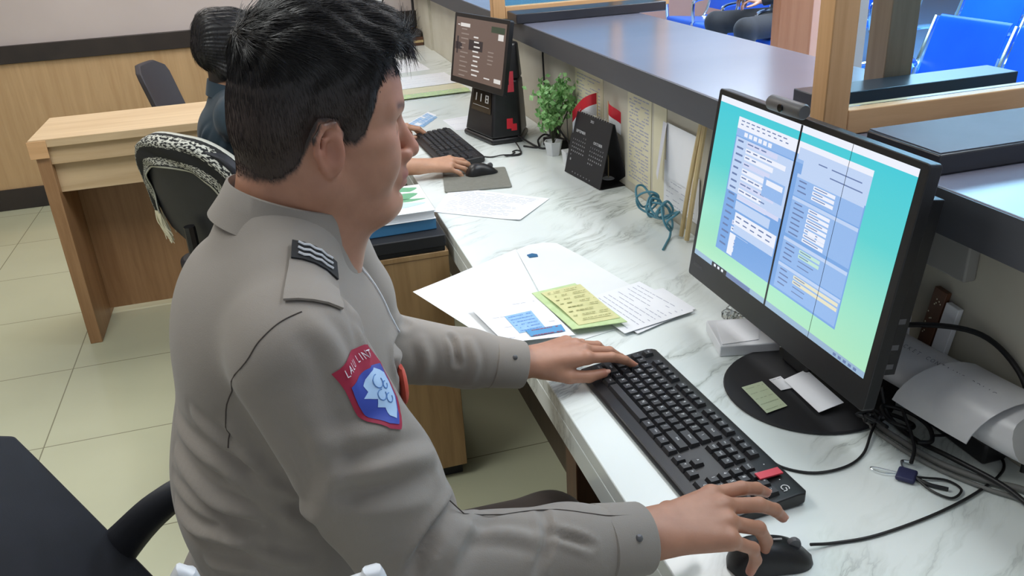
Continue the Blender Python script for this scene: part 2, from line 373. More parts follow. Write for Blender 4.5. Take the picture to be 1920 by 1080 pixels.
# ------------------------------------------------------------------ monitor with stand
SC_W, SC_H = 0.53, 0.358
def grad_emit(name, stops, axis=2, st=0.80, lo=0.0, hi=1.0):
    m = mat(name, (0.01, 0.01, 0.01), 0.2); t = nd(m, 'ShaderNodeTexCoord'); s = nd(m, 'ShaderNodeSeparateXYZ'); lk(m, t.outputs['Object'], s.inputs[0])
    mr = nd(m, 'ShaderNodeMapRange'); mr.inputs['From Min'].default_value = lo; mr.inputs['From Max'].default_value = hi; lk(m, s.outputs[axis], mr.inputs['Value'])
    lk(m, ramp(m, mr.outputs[0], stops), bsdf(m).inputs['Emission Color']); bsdf(m).inputs['Emission Strength'].default_value = st; return m
t = thing('monitor', 'large black desktop monitor showing a form on a teal screen', 'monitor', (0.79, 1.101, DZ), -PI/2)
tilt = math.radians(-8)
TT = Matrix.Translation((0, -0.068, 0.098)) @ Matrix.Rotation(tilt, 4, 'X')
def on_tilt(o): o.matrix_parent_inverse = Matrix(); o.location = TT.to_translation(); o.rotation_euler = TT.to_euler(); return o
g = G()
poly = rrect(SC_W, SC_H, 0.006, 3, 0, SC_H/2)
g.T = Matrix.Rotation(PI/2, 4, 'X')
g.prism(poly, -0.020, 0.0)
g.frustum(rrect(SC_W-0.012, SC_H-0.012, 0.01, 3, 0, SC_H/2), -0.024, rrect(SC_W-0.004, SC_H-0.004, 0.006, 3, 0, SC_H/2), -0.0201)
g.T = Matrix()
g.box(-SC_W/2+0.05, 0.0245, 0.05, SC_W/2-0.012, 0.05, SC_H-0.05)
hous = on_tilt(g.build('housing', 'black', t, bevel=0.0015))
# the picture on the panel, in fractions of the housing (u from left, v from top)
UI = [grad_emit('screen_back', [(0, srgb(176, 228, 190)), (0.3, srgb(150, 222, 198)), (0.62, srgb(92, 206, 206)), (1, srgb(64, 198, 214))], 2, 0.80, 0.04, 0.35),
      emit('screen_white', srgb(232, 236, 248)), emit('screen_paleblue', srgb(188, 208, 240)), emit('screen_blue', srgb(120, 164, 222)),
      emit('screen_midblue', srgb(146, 182, 232)), emit('screen_text', srgb(104, 124, 168)), emit('screen_dark', srgb(16, 20, 28)),
      emit('screen_yellow', srgb(226, 222, 196)), emit('screen_taskbar', srgb(150, 178, 204)), emit('screen_green', srgb(190, 226, 210)), emit('screen_lilac', srgb(206, 212, 240))]
g = G()
_lay = [0]
def ui(u0, v0, u1, v1, m, z=None):
    _lay[0] += 1; y = -0.0004 - 0.0000035*_lay[0] if z is None else z
    g.m = m; x0, x1 = (u0-.5)*SC_W, (u1-.5)*SC_W; z0, z1 = (1-v1)*SC_H, (1-v0)*SC_H
    g.add([(x0, y, z0), (x1, y, z0), (x1, y, z1), (x0, y, z1)], [(0, 1, 2, 3)])
ui(0.022, 0.028, 0.972, 0.872, 0)
ui(0.022, 0.028, 0.972, 0.058, 1)
ui(0.022, 0.845, 0.972, 0.872, 8)
ui(0.152, 0.095, 0.822, 0.765, 3)
ui(0.152, 0.095, 0.822, 0.150, 1); ui(0.152, 0.150, 0.822, 0.185, 4); ui(0.50, 0.12, 0.822, 0.17, 2); ui(0.53, 0.17, 0.822, 0.235, 2)
for k in range(6): ui(0.20+0.028*k, 0.158, 0.22+0.028*k, 0.178, 1)
for k in range(9): ui(0.17+0.03*k, 0.108, 0.19+0.03*k, 0.113, 5); ui(0.17+0.032*k, 0.125, 0.185+0.032*k, 0.13, 5)
ui(0.158, 0.19, 0.485, 0.455, 2)
rr = random.Random(3)
for k in range(17):
    v = 0.2+0.0325*k
    ui(0.17, v, 0.20+0.015*rr.random(), v+0.009, 5)
    if k not in (9, 10, 11):
        ui(0.225, v-0.006, 0.225+0.1+0.14*rr.random(), v+0.017, 1 if k % 3 else 10)
        for q in range(rr.randint(1, 4)): ui(0.23+0.04*q, v+0.001, 0.252+0.04*q+0.012*rr.random(), v+0.007, 5)
ui(0.355, 0.31, 0.47, 0.40, 4); ui(0.37, 0.32, 0.46, 0.345, 1)
ui(0.225, 0.455, 0.47, 0.475, 10)
ui(0.225, 0.485, 0.43, 0.53, 2); ui(0.235, 0.54, 0.478, 0.60, 1); ui(0.24, 0.60, 0.478, 0.64, 2)
ui(0.262, 0.65, 0.478, 0.742, 3); ui(0.225, 0.65, 0.258, 0.758, 1)
for k in range(5): ui(0.245+0.045*k, 0.555, 0.275+0.045*k, 0.562, 5); ui(0.245+0.045*k, 0.58, 0.27+0.045*k, 0.586, 5)
# right-hand column of boxes
for (v0, v1, fm) in ((0.245, 0.325, 1), (0.345, 0.50, 1), (0.53, 0.63, 9), (0.65, 0.755, 7)):
    ui(0.515, v0-0.015, 0.818, v1, 4); ui(0.515, v0-0.015, 0.818, v0, 2)
    n = max(2, int((v1-v0)/0.022))
    for k in range(n):
        v = v0+0.006+k*0.022
        ui(0.53, v+0.003, 0.565+0.02*rr.random(), v+0.009, 5)
        ui(0.60, v, 0.70 if fm != 7 else 0.812, v+0.015, fm if k < 2 or fm == 1 else 4)
        ui(0.605, v+0.005, 0.64+0.04*rr.random(), v+0.009, 5)
ui(0.66, 0.155, 0.79, 0.16, 5); ui(0.60, 0.155, 0.64, 0.16, 5); ui(0.66, 0.19, 0.80, 0.195, 5)
ui(0.62, 0.44, 0.655, 0.46, 1); ui(0.665, 0.44, 0.70, 0.46, 1)
ui(0.485, 0.028, 0.4945, 0.872, 6); ui(0.7215, 0.028, 0.7235, 0.872, 6)
ui(0.15, 0.846, 0.25, 0.871, 6)
for k in range(3): ui(0.165+0.025*k, 0.852, 0.178+0.025*k, 0.865, 1)
ui(0.25, 0.847, 0.40, 0.87, 5)
for k in range(5): ui(0.84+0.022*k, 0.853, 0.853+0.022*k, 0.865, 5)
on_tilt(g.build('screen_display', UI, t, smooth=False))
g = G(); g.T = Matrix.Rotation(PI/2, 4, 'X'); g.text('lenovo', 0.012, -SC_W/2+0.032, SC_H*0.077, 0.0006)
on_tilt(g.build('brand_lettering', 'grey_mid', t, smooth=False))
g = G(); g.T = Matrix.Rotation(-0.25, 4, 'X'); g.box(-0.035, -0.002, 0.01, 0.035, 0.012, 0.2); g.T = Matrix()
g.build('stand_neck', 'black', t, bevel=0.004)
g = G(); g.lathe([(0.0001, 0.0005), (0.136, 0.0005), (0.138, 0.003), (0.136, 0.006), (0.05, 0.009), (0.0001, 0.01)], 64, (0.052, -0.004, 0))
g.build('stand_base', 'black_matte', t)
for z in (0.06, 0.09, 0.13): on_tilt(G().box(SC_W/2-0.0115, 0.03, z, SC_W/2-0.0112, 0.042, z+0.008).build('port', 'grey_mid', t))

t = thing('webcam', 'small dark webcam bar sitting on the top edge of the monitor', 'webcam', (0.748, 1.118, 1.2085), -PI/2+0.05)
g = G(); g.T = Matrix.Rotation(PI/2, 4, 'Y'); g.lathe([(0.0001, -0.042), (0.010, -0.042), (0.012, -0.039), (0.012, 0.039), (0.010, 0.042), (0.0001, 0.042)], 20, (-0.012, 0.0, 0)); g.T = Matrix()
g.build('body', noisy('webcam_grey', srgb(84, 82, 82), srgb(92, 90, 90), 0.45), t)
g = G(); g.T = Matrix.Translation((0, -0.0125, 0.012)) @ Matrix.Rotation(PI/2, 4, 'X'); g.lathe([(0.0001, 0), (0.006, 0), (0.006, 0.002), (0.0001, 0.0022)], 16); g.T = Matrix()
g.build('lens', 'black_gloss', t)
G().box(-0.014, -0.003, -0.001, 0.014, 0.028, 0.0025).build('clip', 'black', t, bevel=0.001)

# ------------------------------------------------------------------ keyboards
def keyboard(label, loc, rz, full=True, width=0.450, depth=0.155, group=None):
    t = thing('keyboard', label, 'keyboard', loc, rz, group)
    g = G(); w, d = width/2, depth/2
    prof = [(-d, 0.003), (-d+0.004, 0.010), (-d+0.03, 0.0125), (d-0.012, 0.021), (d, 0.019), (d, 0.004), (d-0.01, 0.001), (-d+0.01, 0.001)]
    rings = []
    for x, s in ((-w, 0.93), (-w+0.006, 1), (w-0.006, 1), (w, 0.93)): rings.append([(x, y*s, z) for y, z in prof])
    g.loft(rings); g.build('body', 'black', t, bevel=0.0015)
    sl = (0.021-0.0125)/(depth-0.042)
    def zt(y): return 0.0125 + (y+d-0.03)*sl
    U = 0.019*width/0.450
    x0 = -w+0.010; ytop = d-0.024
    rows = []
    def row(yr, items, x=x0):
        for it in items:
            lab, wd = it if isinstance(it, tuple) else (it, 1)
            if lab is not None: rows.append((x+wd*U/2, yr, wd, lab))
            x += wd*U
    yy = [ytop - k*U - (0.004 if k else 0) for k in range(6)]
    row(yy[0], ['Esc', (None, 1), 'F1', 'F2', 'F3', 'F4', (None, .5), 'F5', 'F6', 'F7', 'F8', (None, .5), 'F9', 'F10', 'F11', 'F12'])
    row(yy[1], list('`1234567890-=')+[('Back', 2)])
    row(yy[2], [('Tab', 1.5)]+list('QWERTYUIOP[]')+[('\\', 1.5)])
    row(yy[3], [('Caps', 1.75)]+list("ASDFGHJKL;'")+[('Enter', 2.25)])
    row(yy[4], [('Shift', 2.25)]+list('ZXCVBNM,./')+[('Shift', 2.75)])
    row(yy[5], [('Ctrl', 1.25), ('Win', 1.25), ('Alt', 1.25), ('', 6.25), ('Alt', 1.25), ('Win', 1.25), ('Fn', 1.25), ('Ctrl', 1.25)])
    xn = x0+15*U+0.006
    row(yy[0], ['Prt', 'Scr', 'Pse'], xn); row(yy[1], ['Ins', 'Hm', 'Pg'], xn); row(yy[2], ['Del', 'End', 'Pg'], xn)
    row(yy[4], [(None, 1), '^'], xn); row(yy[5], ['<', 'v', '>'], xn)
    xp = xn+3*U+0.006
    row(yy[1], ['Num', '/', '*', '-'], xp); row(yy[2], list('789+'), xp); row(yy[3], list('456'), xp); row(yy[4], list('123'), xp); row(yy[5], [('0', 2), '.', 'E'], xp)
    def cap(g, x, y, wd, h=1.0):
        a = wd*U/2-0.0008; b = U*h/2-0.0008; z = zt(y); q = 0.0026
        g.m = 0
        g.frustum([(x-a, y-b), (x+a, y-b), (x+a, y+b), (x-a, y+b)], z-0.001, [(x-a+q, y-b+q*1.1), (x+a-q, y-b+q*1.1), (x+a-q, y+b-q*.6), (x-a+q, y+b-q*.6)], z+0.0062)
    if full:
        rest = G()
        rows.sort(key=lambda r: (r[0] > xp+2.2*U and r[1] < yy[3]+0.001))
        for i, (x, y, wd, lab) in enumerate(rows):
            g = G() if i < 99 else rest
            cap(g, x, y, wd)
            if lab:
                g.m = 1; sz = 0.0072 if len(lab) == 1 else 0.0046
                g.text(lab, sz, x-(0.0022 if len(lab) == 1 else 0), y+0.0018, zt(y)+0.0064)
            if i < 99: g.build('key', ['key', 'legend'], t, smooth=False)
        o = rest.build('key', ['key', 'legend'], t, smooth=False); o['kind'] = 'stuff'
    else:
        g = G()
        for (x, y, wd, lab) in rows: cap(g, x, y, wd)
        o = g.build('keycaps', 'key', t, smooth=False); o['kind'] = 'stuff'
    g = G()
    for k in range(3): g.lathe([(0.0001, 0), (0.0012, 0), (0.0001, 0.0005)], 8, (xp+U*(.5+k), ytop+0.004, zt(ytop)+0.0002))
    g.build('indicator_light', 'legend', t)
    g = G(); g.text('LG', 0.011, w-0.018, ytop-0.002, zt(ytop)+0.0004) if False else None
    pts = []
    c = G()
    for (a0, a1, r) in ((40, 320, 0.0055),):
        path = [(w-0.020+r*math.cos(math.radians(a)), ytop+0.000+r*math.sin(math.radians(a)), zt(ytop)+0.0006) for a in range(a0, a1, 20)]
        c.tube(path, 0.0008, 5)
    c.tube([(w-0.020, ytop+0.001, zt(ytop)+0.0006), (w-0.0145, ytop-0.001, zt(ytop)+0.0006), (w-0.0145, ytop-0.006, zt(ytop)+0.0004)], 0.0008, 5)
    if full: c.build('logo', 'legend', t)
    return t
kb = keyboard('full-size black keyboard under the officer\'s hands before the large monitor', (0.527, 1.013, DZ+0.0005), math.radians(-87.3))
G().box(0.168, 0.0285, 0.0245, 0.182, 0.066, 0.0268).build('red_sticker', 'red_soft', kb).rotation_euler = (0.0, 0, 0)
keyboard('worn black keyboard used by the seated colleague in dark clothes', (0.545, 2.83, DZ+0.0005), math.radians(-87), full=False, width=0.44, depth=0.15)

# ------------------------------------------------------------------ mice
def mouse(label, loc, rz, w=0.060, l=0.112, h=0.037):
    t = thing('computer_mouse', label, 'computer mouse', loc, rz)
    def shell(z_of, x0, x1, s=1.0, dz=0):
        rings = []
        n = 22
        for i in range(n+1):
            u = i/n; x = -l/2 + l*u
            ww = w/2*(1-(abs(2*u-1))**3.2)**0.5*(0.92+0.08*math.cos(2*PI*u)) + 0.0005
            hh = h*(math.sin(PI*min(1, 0.12+0.88*(u**0.8)))**0.62)*(1-0.10*u) * (1-(abs(2*u-1))**6) + 0.001
            rings.append([(x, ww*math.copysign(abs(math.cos(a))**0.8, math.cos(a)), dz + (hh*max(0, math.sin(a))**0.75 if a <= PI else 0.0)) for a in [PI*k/14 for k in range(15)]])
        return rings
    g = G(); g.loft(shell(None, 0, 1), closed=True); g.build('shell', 'black', t, ang=60)
    g = G(); g.T = Matrix.Translation((l*0.27, 0, h*0.62)) @ Matrix.Rotation(PI/2, 4, 'X'); g.lathe([(0.0001, -0.0035), (0.0085, -0.0035), (0.0095, 0), (0.0085, 0.0035), (0.0001, 0.0035)], 18)
    g.build('scroll_wheel', 'grey_mid', t)
    g = G(); g.tube([(l*0.02, 0, h*0.965), (l*0.12, 0, h*0.93)], 0.0012, 5, smooth=False); g.build('button_gap', 'grey_light', t)
    return t
ms = mouse('black wired mouse under the officer\'s right hand', (0.506, 0.712, DZ+0.001), math.radians(-8))
mouse('black mouse under the colleague\'s hand beside the grey mat', (0.585, 2.485, DZ+0.006), math.radians(4), w=0.058, l=0.105, h=0.034)
t = thing('mouse_pad', 'dark grey mouse mat with a rounded corner beside the far keyboard', 'mouse pad', (0.555, 2.44, DZ+0.0005), math.radians(-10))
G().prism(rrect(0.20, 0.21, 0.008), 0, 0.0045).build('pad', 'board', t, bevel=0.001)
t['category'] = 'mouse pad'
def cable(name, label, pts, r, m, cat='cable', group=None):
    c = Vector(pts[0]); g = G(); g.tube([Vector(p)-c for p in pts], r, 8, 7)
    o = g.build(name, m, loc=c, ang=80); return tag(o, label, cat, group)
Z0 = DZ+0.0028
cable('mouse_cable', 'thin black cable running from the officer\'s mouse across the marble', [(0.566, 0.714, Z0+0.006), (0.60, 0.712, Z0), (0.66, 0.706, Z0), (0.76, 0.715, Z0), (0.85, 0.735, Z0), (0.915, 0.762, Z0), (0.935, 0.80, Z0), (0.905, 0.835, Z0+0.01), (0.86, 0.84, Z0+0.02)], 0.0021, 'cable')
cable('keyboard_cable', 'thin black cable curving from the keyboard behind the monitor base', [(0.610, 0.905, Z0+0.010), (0.625, 0.875, Z0), (0.66, 0.846, Z0), (0.71, 0.842, Z0), (0.755, 0.86, Z0), (0.80, 0.90, Z0+0.004), (0.86, 0.95, Z0+0.01)], 0.0021, 'cable')

# ------------------------------------------------------------------ papers on the worktop
ZD = DZ + 0.0004
def sheet_thing(name, label, cat, pts, z, th, m, curl=None, group=None):
    """a thin sheet from its outline (world x, y); returns the thing and its centre"""
    cx = sum(p[0] for p in pts)/len(pts); cy = sum(p[1] for p in pts)/len(pts)
    t = thing(name, label, cat, (cx, cy, z), 0, group); return t, cx, cy
def grid_sheet(quad, nx, ny, zf, th=0.0004):
    """quad: 4 xy corners (local) -> curled sheet with thickness"""
    a, b, c, d = [Vector(q) for q in quad]; g = G(); top = []; 
    for j in range(ny+1):
        for i in range(nx+1):
            u, v = i/nx, j/ny; p = (a*(1-u)+b*u)*(1-v)+(d*(1-u)+c*u)*v; top.append((p.x, p.y, zf(u, v)))
    n = len(top); vs = [(x, y, z+th) for x, y, z in top]+top; fs = []
    for j in range(ny):
        for i in range(nx):
            k = j*(nx+1)+i; q = (k, k+1, k+nx+2, k+nx+1); fs += [q, tuple(n+e for e in q[::-1])]
    edge = [i for i in range(nx)]+[nx+(nx+1)*j for j in range(ny)]+[(nx+1)*ny+nx-i for i in range(nx)]+[(nx+1)*(ny-j) for j in range(ny)]
    for k in range(len(edge)):
        e, f = edge[k], edge[(k+1) % len(edge)]; fs.append((e, n+e, n+f, f))
    g.add(vs, fs); return g
def lines_on(g, quad, z, rows, m=0, seed=1, u0=0.08, u1=0.92, v0=0.1, v1=0.9, hh=0.0016, dense=0.85):
    r = random.Random(seed); a, b, c, d = [Vector(q) for q in quad]; g.m = m
    P = lambda u, v: (a*(1-u)+b*u)*(1-v)+(d*(1-u)+c*u)*v
    for k in range(rows):
        v = v0+(v1-v0)*k/max(1, rows-1); u = u0
        while u < u1:
            w = r.uniform(0.03, 0.12)
            if r.random() < dense:
                dv = hh/max(0.05, (d-a).length)
                q = [P(u, v), P(min(u1, u+w), v), P(min(u1, u+w), v+dv), P(u, v+dv)]
                g.add([(p.x, p.y, z) for p in q], [(0, 1, 2, 3)])
            u += w+0.015
# open white folder hanging over the worktop edge
fx, fy = 0.46, 1.60
def loc2(pts): return [(x-fx, y-fy) for x, y in pts]
t = thing('folder', 'open white card folder with curled corner overhanging the worktop edge', 'folder', (fx, fy, ZD))
quadL = loc2([(0.223, 1.690), (0.505, 1.842), (0.462, 1.42), (0.336, 1.372)])
grid_sheet(quadL, 14, 8, lambda u, v: 0.0032+0.010*max(0, 0.35-u)**1.5).build('left_cover', 'paper2', t)
g = G(); g.prism(loc2([(0.506, 1.842), (0.545, 1.862), (0.585, 1.862), (0.612, 1.845), (0.640, 1.74), (0.690, 1.50), (0.722, 1.40), (0.463, 1.345)]), 0.0, 0.0012)
g.build('right_cover', 'paper2', t)
g = G(); g.prism([(x*0.011, y*0.011) for x, y in ((-1, -.9), (.9, -1), (1.1, 0.2), (0.2, 1.1), (-1.1, .7))], 0, 0.0016)
o = tag(g.build('blue_clip', 'blue_d', None, loc=(0.532, 1.79, ZD+0.0016)), 'tiny blue plastic piece lying on the open white folder', 'clip'); o.name = 'plastic_clip'

def form(name, label, cat, corners, z, m, rows, seed, th=0.0006, curl=0.0, pm='print', group=None, cur2=None, hh=0.0016, dense=0.85):
    cx = sum(p[0] for p in corners)/4; cy = sum(p[1] for p in corners)/4
    t = thing(name, label, cat, (cx, cy, z), 0, group); q = [(x-cx, y-cy) for x, y in corners]
    grid_sheet(q, 10, 10, cur2 or (lambda u, v: curl*u*u), th).build('sheet', m, t)
    if rows:
        g = G(); lines_on(g, q, (th+0.0002) if not cur2 else th+0.0004, rows, 0, seed, hh=hh, dense=dense)
        o = g.build('printing', pm, t, smooth=False); o['kind'] = 'stuff'
    return t
form('form_sheet', 'white form lying under the ochre banknote-like slip on the folder', 'paper', [(0.700, 1.545), (0.742, 1.372), (0.575, 1.335), (0.545, 1.505)], ZD+0.0062, 'paper', 11, 3)
form('form_sheet', 'lower white form showing its edge at the folder corner by the monitor', 'paper', [(0.735, 1.50), (0.752, 1.385), (0.60, 1.33), (0.57, 1.49)], ZD+0.0035, 'paper', 0, 4)
form('form_sheet', 'white form carrying the pale blue card beside the officer\'s cuff', 'paper', [(0.318, 1.545), (0.462, 1.545), (0.480, 1.352), (0.345, 1.372)], ZD+0.0136, 'paper', 4, 5, dense=0.3)
t = form('vehicle_slip', 'green and ochre printed slip stack on the open folder', 'paper', [(0.458, 1.560), (0.560, 1.572), (0.592, 1.362), (0.482, 1.372)], ZD+0.0150, 'money', 0, 6, th=0.0015)
q = [(-0.06+.012, 0.085), (0.045, 0.095), (0.062, -0.085), (-0.025, -0.085)]
grid_sheet(q, 12, 6, lambda u, v: 0.002+0.004*math.sin(PI*v)*(1-u)).build('upper_slip', 'money2', t)
g = G(); lines_on(g, q, 0.0066, 8, 0, 9, hh=0.003, dense=0.6); o = g.build('printing', mat('slip_print', srgb(150, 150, 96), 0.7), t, smooth=False); o['kind'] = 'stuff'
form('id_card', 'pale blue card with blue print on the white form', 'card', [(0.374, 1.478), (0.432, 1.483), (0.436, 1.400), (0.382, 1.398)], ZD+0.0146, 'bluecard', 6, 7, pm=mat('card_print', srgb(84, 128, 200), 0.6), hh=0.003)
form('id_card', 'darker blue strip card with red print beside the pale blue card', 'card', [(0.395, 1.402), (0.468, 1.400), (0.467, 1.372), (0.398, 1.375)], ZD+0.0156, mat('strip_blue', srgb(92, 156, 206), 0.4), 2, 8, pm=mat('strip_print', srgb(150, 70, 90), 0.6), hh=0.006)
form('letter', 'folded white letter with fine print near the grey mouse mat', 'paper', [(0.470, 2.400), (0.704, 2.175), (0.575, 2.035), (0.372, 2.205)], ZD+0.0006, 'paper', 16, 10, cur2=lambda u, v: 0.0002+0.010*max(0, (u-0.75)*4)**2*0.3*v)
form('letter', 'white sheet lying under the far keyboard next to the payment terminal', 'paper', [(0.625, 3.265), (0.735, 3.29), (0.72, 3.06), (0.635, 3.08)], ZD, 'paper', 3, 11)
form('letter', 'small white and blue leaflet between the head and the far keyboard', 'paper', [(0.46, 3.24), (0.60, 3.44), (0.62, 3.36), (0.50, 3.17)], ZD, 'paper', 3, 12, pm='bluecard', hh=0.03)
for k, (y0, col, lab) in enumerate(((3.66, 'paper', 'lowest white sheet of the paper pile behind the payment terminal'), (3.74, 'cream', 'cream sheet on the paper pile behind the payment terminal'), (3.90, 'paper', 'topmost white sheet of the paper pile behind the payment terminal'))):
    form('loose_sheet', lab, 'paper', [(0.50, y0+0.02), (0.86, y0+0.05), (0.84, y0+0.34), (0.48, y0+0.30)], ZD+0.003*k, col, 5 if k == 2 else 0, 20+k, th=0.002)
form('loose_sheet', 'green printed sheet edge sticking out of the far paper pile', 'paper', [(0.50, 3.69), (0.85, 3.71), (0.85, 3.80), (0.52, 3.78)], ZD+0.0095, 'money', 3, 25, hh=0.006)
form('loose_sheet', 'white printed sheet at the far end of the worktop', 'paper', [(0.50, 4.35), (0.80, 4.40), (0.78, 4.80), (0.48, 4.75)], ZD, 'paper', 8, 26)

# box, crumpled wrap and notes near the monitor base
t = thing('tissue_box', 'flat white paper box tucked under the monitor beside its round base', 'box', (0.768, 1.228, ZD))
g = G(); g.T = Matrix.Rotation(-0.25, 4, 'Z'); g.box(-0.055, -0.045, 0, 0.055, 0.06, 0.022); g.T = Matrix(); g.build('carton', 'white', t, bevel=0.002)
g = G(); g.T = Matrix.Rotation(-0.25, 4, 'Z'); g.prism([(-0.05, -0.04), (0.02, -0.03), (0.045, 0.055), (-0.04, 0.05)], 0.0225, 0.0235); g.T = Matrix(); g.build('lid', 'paper', t)
g = G()
for k in range(5):
    a = 2*PI*k/5; g.ball((0.012*math.cos(a), 0.016*math.sin(a), 0.012+0.004*(k % 2)), (0.014, 0.012, 0.011), 8, 5)
me_o = g.build('plastic_wrap', 'clear', None, loc=(0.80, 1.315, ZD), smooth=False); tag(me_o, 'crumpled clear plastic wrap beside the white paper box', 'plastic wrap')
ZB = DZ+0.0103
form('sticky_note', 'pale green sticky note stuck on the round monitor base', 'note', [(0.679, 1.079), (0.721, 1.084), (0.718, 1.003), (0.676, 0.996)], ZB-0.0012, 'sticky', 5, 30, th=0.0005, pm=mat('note_print', srgb(160, 172, 142), 0.7))
form('paper_slip', 'folded white paper slip leaning on the monitor stand neck', 'note', [(0.752, 1.068), (0.800, 1.075), (0.795, 0.965), (0.748, 0.962)], ZB+0.004, 'paper', 3, 31, cur2=lambda u, v: 0.006*u)
form('paper_slip', 'small white paper slip beside the monitor stand neck', 'note', [(0.733, 1.082), (0.757, 1.085), (0.757, 1.045), (0.733, 1.045)], ZB+0.0005, 'paper', 1, 32)

# ------------------------------------------------------------------ desk calendar, plant, flags
t = thing('desk_calendar', 'black tent-shaped desk calendar with two white month grids', 'calendar', (0.893, 2.30, DZ), math.radians(-82.5))
W2, HH, D2 = 0.112, 0.186, 0.046
def slab_panel(p0, p1, th):   # leaning panel between bottom edge p0=(y,z) and top p1=(y,z)
    g = G(); (ya, za), (yb, zb) = p0, p1; d = Vector((0, yb-ya, zb-za)).normalized(); nrm = Vector((0, -d.z, d.y))*th
    g.add([(-W2, ya, za), (W2, ya, za), (W2, yb, zb), (-W2, yb, zb), (-W2, ya+nrm.y, za+nrm.z), (W2, ya+nrm.y, za+nrm.z), (W2, yb+nrm.y, zb+nrm.z), (-W2, yb+nrm.y, zb+nrm.z)],
          [(0, 3, 2, 1), (4, 5, 6, 7), (0, 1, 5, 4), (1, 2, 6, 5), (2, 3, 7, 6), (3, 0, 4, 7)]); return g
slab_panel((-D2, 0.001), (-0.002, HH), 0.002).build('front_panel', 'black_matte', t, bevel=0.0004)
slab_panel((D2, 0.001), (0.004, HH), 0.002).build('back_panel', 'black_matte', t, bevel=0.0004)
G().box(-W2, -D2+0.005, 0.0005, W2, D2-0.003, 0.002).build('foot_panel', 'black_matte', t)
g = G(); pitch = math.atan2(HH, D2-0.002); g.T = Matrix.Translation((0, -D2-0.0005, 0.001)) @ Matrix.Rotation(pitch, 4, 'X')
g.text('SEPTEMBER', 0.0115, -0.055, 0.135, 0.0026); g.text('OKTOBER', 0.0115, 0.055, 0.120, 0.0026); g.text('2023', 0.010, 0.0, 0.176, 0.0026)
for mx, my, off in ((-0.055, 0.120, 5), (0.055, 0.105, 0)):
    for d in range(31):
        c, r = (d+off) % 7, (d+off)//7
        g.text(str(d+1), 0.0062, mx-0.036+0.012*c, my-0.012*r, 0.0026)
g.text('*', 0.02, -0.088, 0.042, 0.0026)
for k in range(7): g.text('o', 0.008, -0.062+0.018*k, 0.012, 0.0026)
g.build('printing', 'legend', t, smooth=False)
g = G(); g.T = Matrix.Translation((0, 0.001, HH+0.001))
for k in range(14):
    a = -0.09+0.0139*k; g.tube([(a+0.0, 0.005*math.cos(q), 0.006*math.sin(q)) for q in [2*PI*s/8 for s in range(9)]], 0.0006, 4, smooth=False)
g.build('binding_rings', 'grey_light', t)

t = thing('potted_plant', 'small bushy green artificial plant in a white pot behind the calendar', 'plant', (0.862, 2.60, DZ))
g = G(); g.lathe([(0.0001, 0), (0.022, 0), (0.032, 0.045), (0.034, 0.047), (0.030, 0.048), (0.027, 0.04), (0.0001, 0.038)], 6); g.build('pot', 'white', t, bevel=0.001)
g = G(); rp = random.Random(5); tips = []
for k in range(16):
    a = rp.uniform(0, 2*PI); r = rp.uniform(0.015, 0.07); h = rp.uniform(0.12, 0.225); tips.append((r*math.cos(a)*0.85, r*math.sin(a), h))
    g.tube([(0, 0, 0.035), (r*.4*math.cos(a), r*.4*math.sin(a), h*.6), tips[-1]], 0.0012, 5, 3)
g.tube([(0.0, 0, 0.038), (0.002, 0.001, 0.07), (0, 0, 0.10)], 0.004, 6)
g.build('stem', mat('plant_stem', srgb(58, 60, 44), 0.7), t)
g = G()
for k in range(560):
    tx, ty, tz = tips[k % 16]; c = Vector((tx+rp.gauss(0, .015), ty+rp.gauss(0, .017), tz+rp.gauss(0, .016)))
    d = Vector((rp.gauss(0, 1), rp.gauss(0, 1), rp.gauss(0.5, .8))).normalized(); s = d.orthogonal().normalized(); L = rp.uniform(0.016, 0.026); w = L*0.40; n = d.cross(s)*0.0015
    g.add([c, c+d*L*.5+s*w+n, c+d*L, c+d*L*.5-s*w+n, c+d*L*.5-n*0.8], [(0, 1, 4), (1, 2, 4), (2, 3, 4), (3, 0, 4)])
o = g.build('foliage', 'green_leaf', t, smooth=False)
t = thing('potted_plant', 'small white planter with a thin dark stem beside the calendar foot', 'plant', (0.872, 2.475, DZ))
g = G(); g.frustum(rrect(0.032, 0.034, 0.004, 2), 0, rrect(0.04, 0.044, 0.004, 2), 0.045); g.build('pot', 'white', t, bevel=0.001)
g = G(); g.tube([(0, 0, 0.04), (0.004, 0.02, 0.10), (0.006, 0.03, 0.16)], 0.0014, 5); g.build('stem', 'cable', t)

def flag(label, loc, rz, h, fold):
    t = thing('table_flag', label, 'flag', loc, rz, None)
    G().tube([(0, 0, 0), (0, 0, h)], 0.0016, 6, smooth=False).build('pole', 'stick', t)
    for nm, z0, z1, mm in (('red_stripe', h-0.035, h-0.002, 'red'), ('white_stripe', h-0.068, h-0.0355, 'paper')):
        g = G(); rings_t = []
        n = 12; vs = []
        for j in range(2):
            for i in range(n+1):
                u = i/n; z = (z0 if j == 0 else z1); vs.append((0.002+0.075*u, fold*math.sin(u*6)*0.010, z-0.075*u*u*0.75))
        m0 = len(vs); vs += [(x, y+0.0008, z) for x, y, z in vs]; fs = []
        for i in range(n): q = (i, i+1, n+2+i, n+1+i); fs += [q, tuple(m0+e for e in q[::-1]), (i, m0+i, m0+i+1, i+1), (n+1+i, n+2+i, m0+n+2+i, m0+n+1+i)]
        fs += [(0, n+1, m0+n+1, m0), (n, m0+n, m0+2*n+1, 2*n+1)]
        g.add(vs, fs); g.build(nm, mm, t)
    g = G(); g.lathe([(0.0001, 0), (0.02, 0), (0.018, 0.004), (0.0001, 0.006)], 20); g.build('base', 'white', t); return t
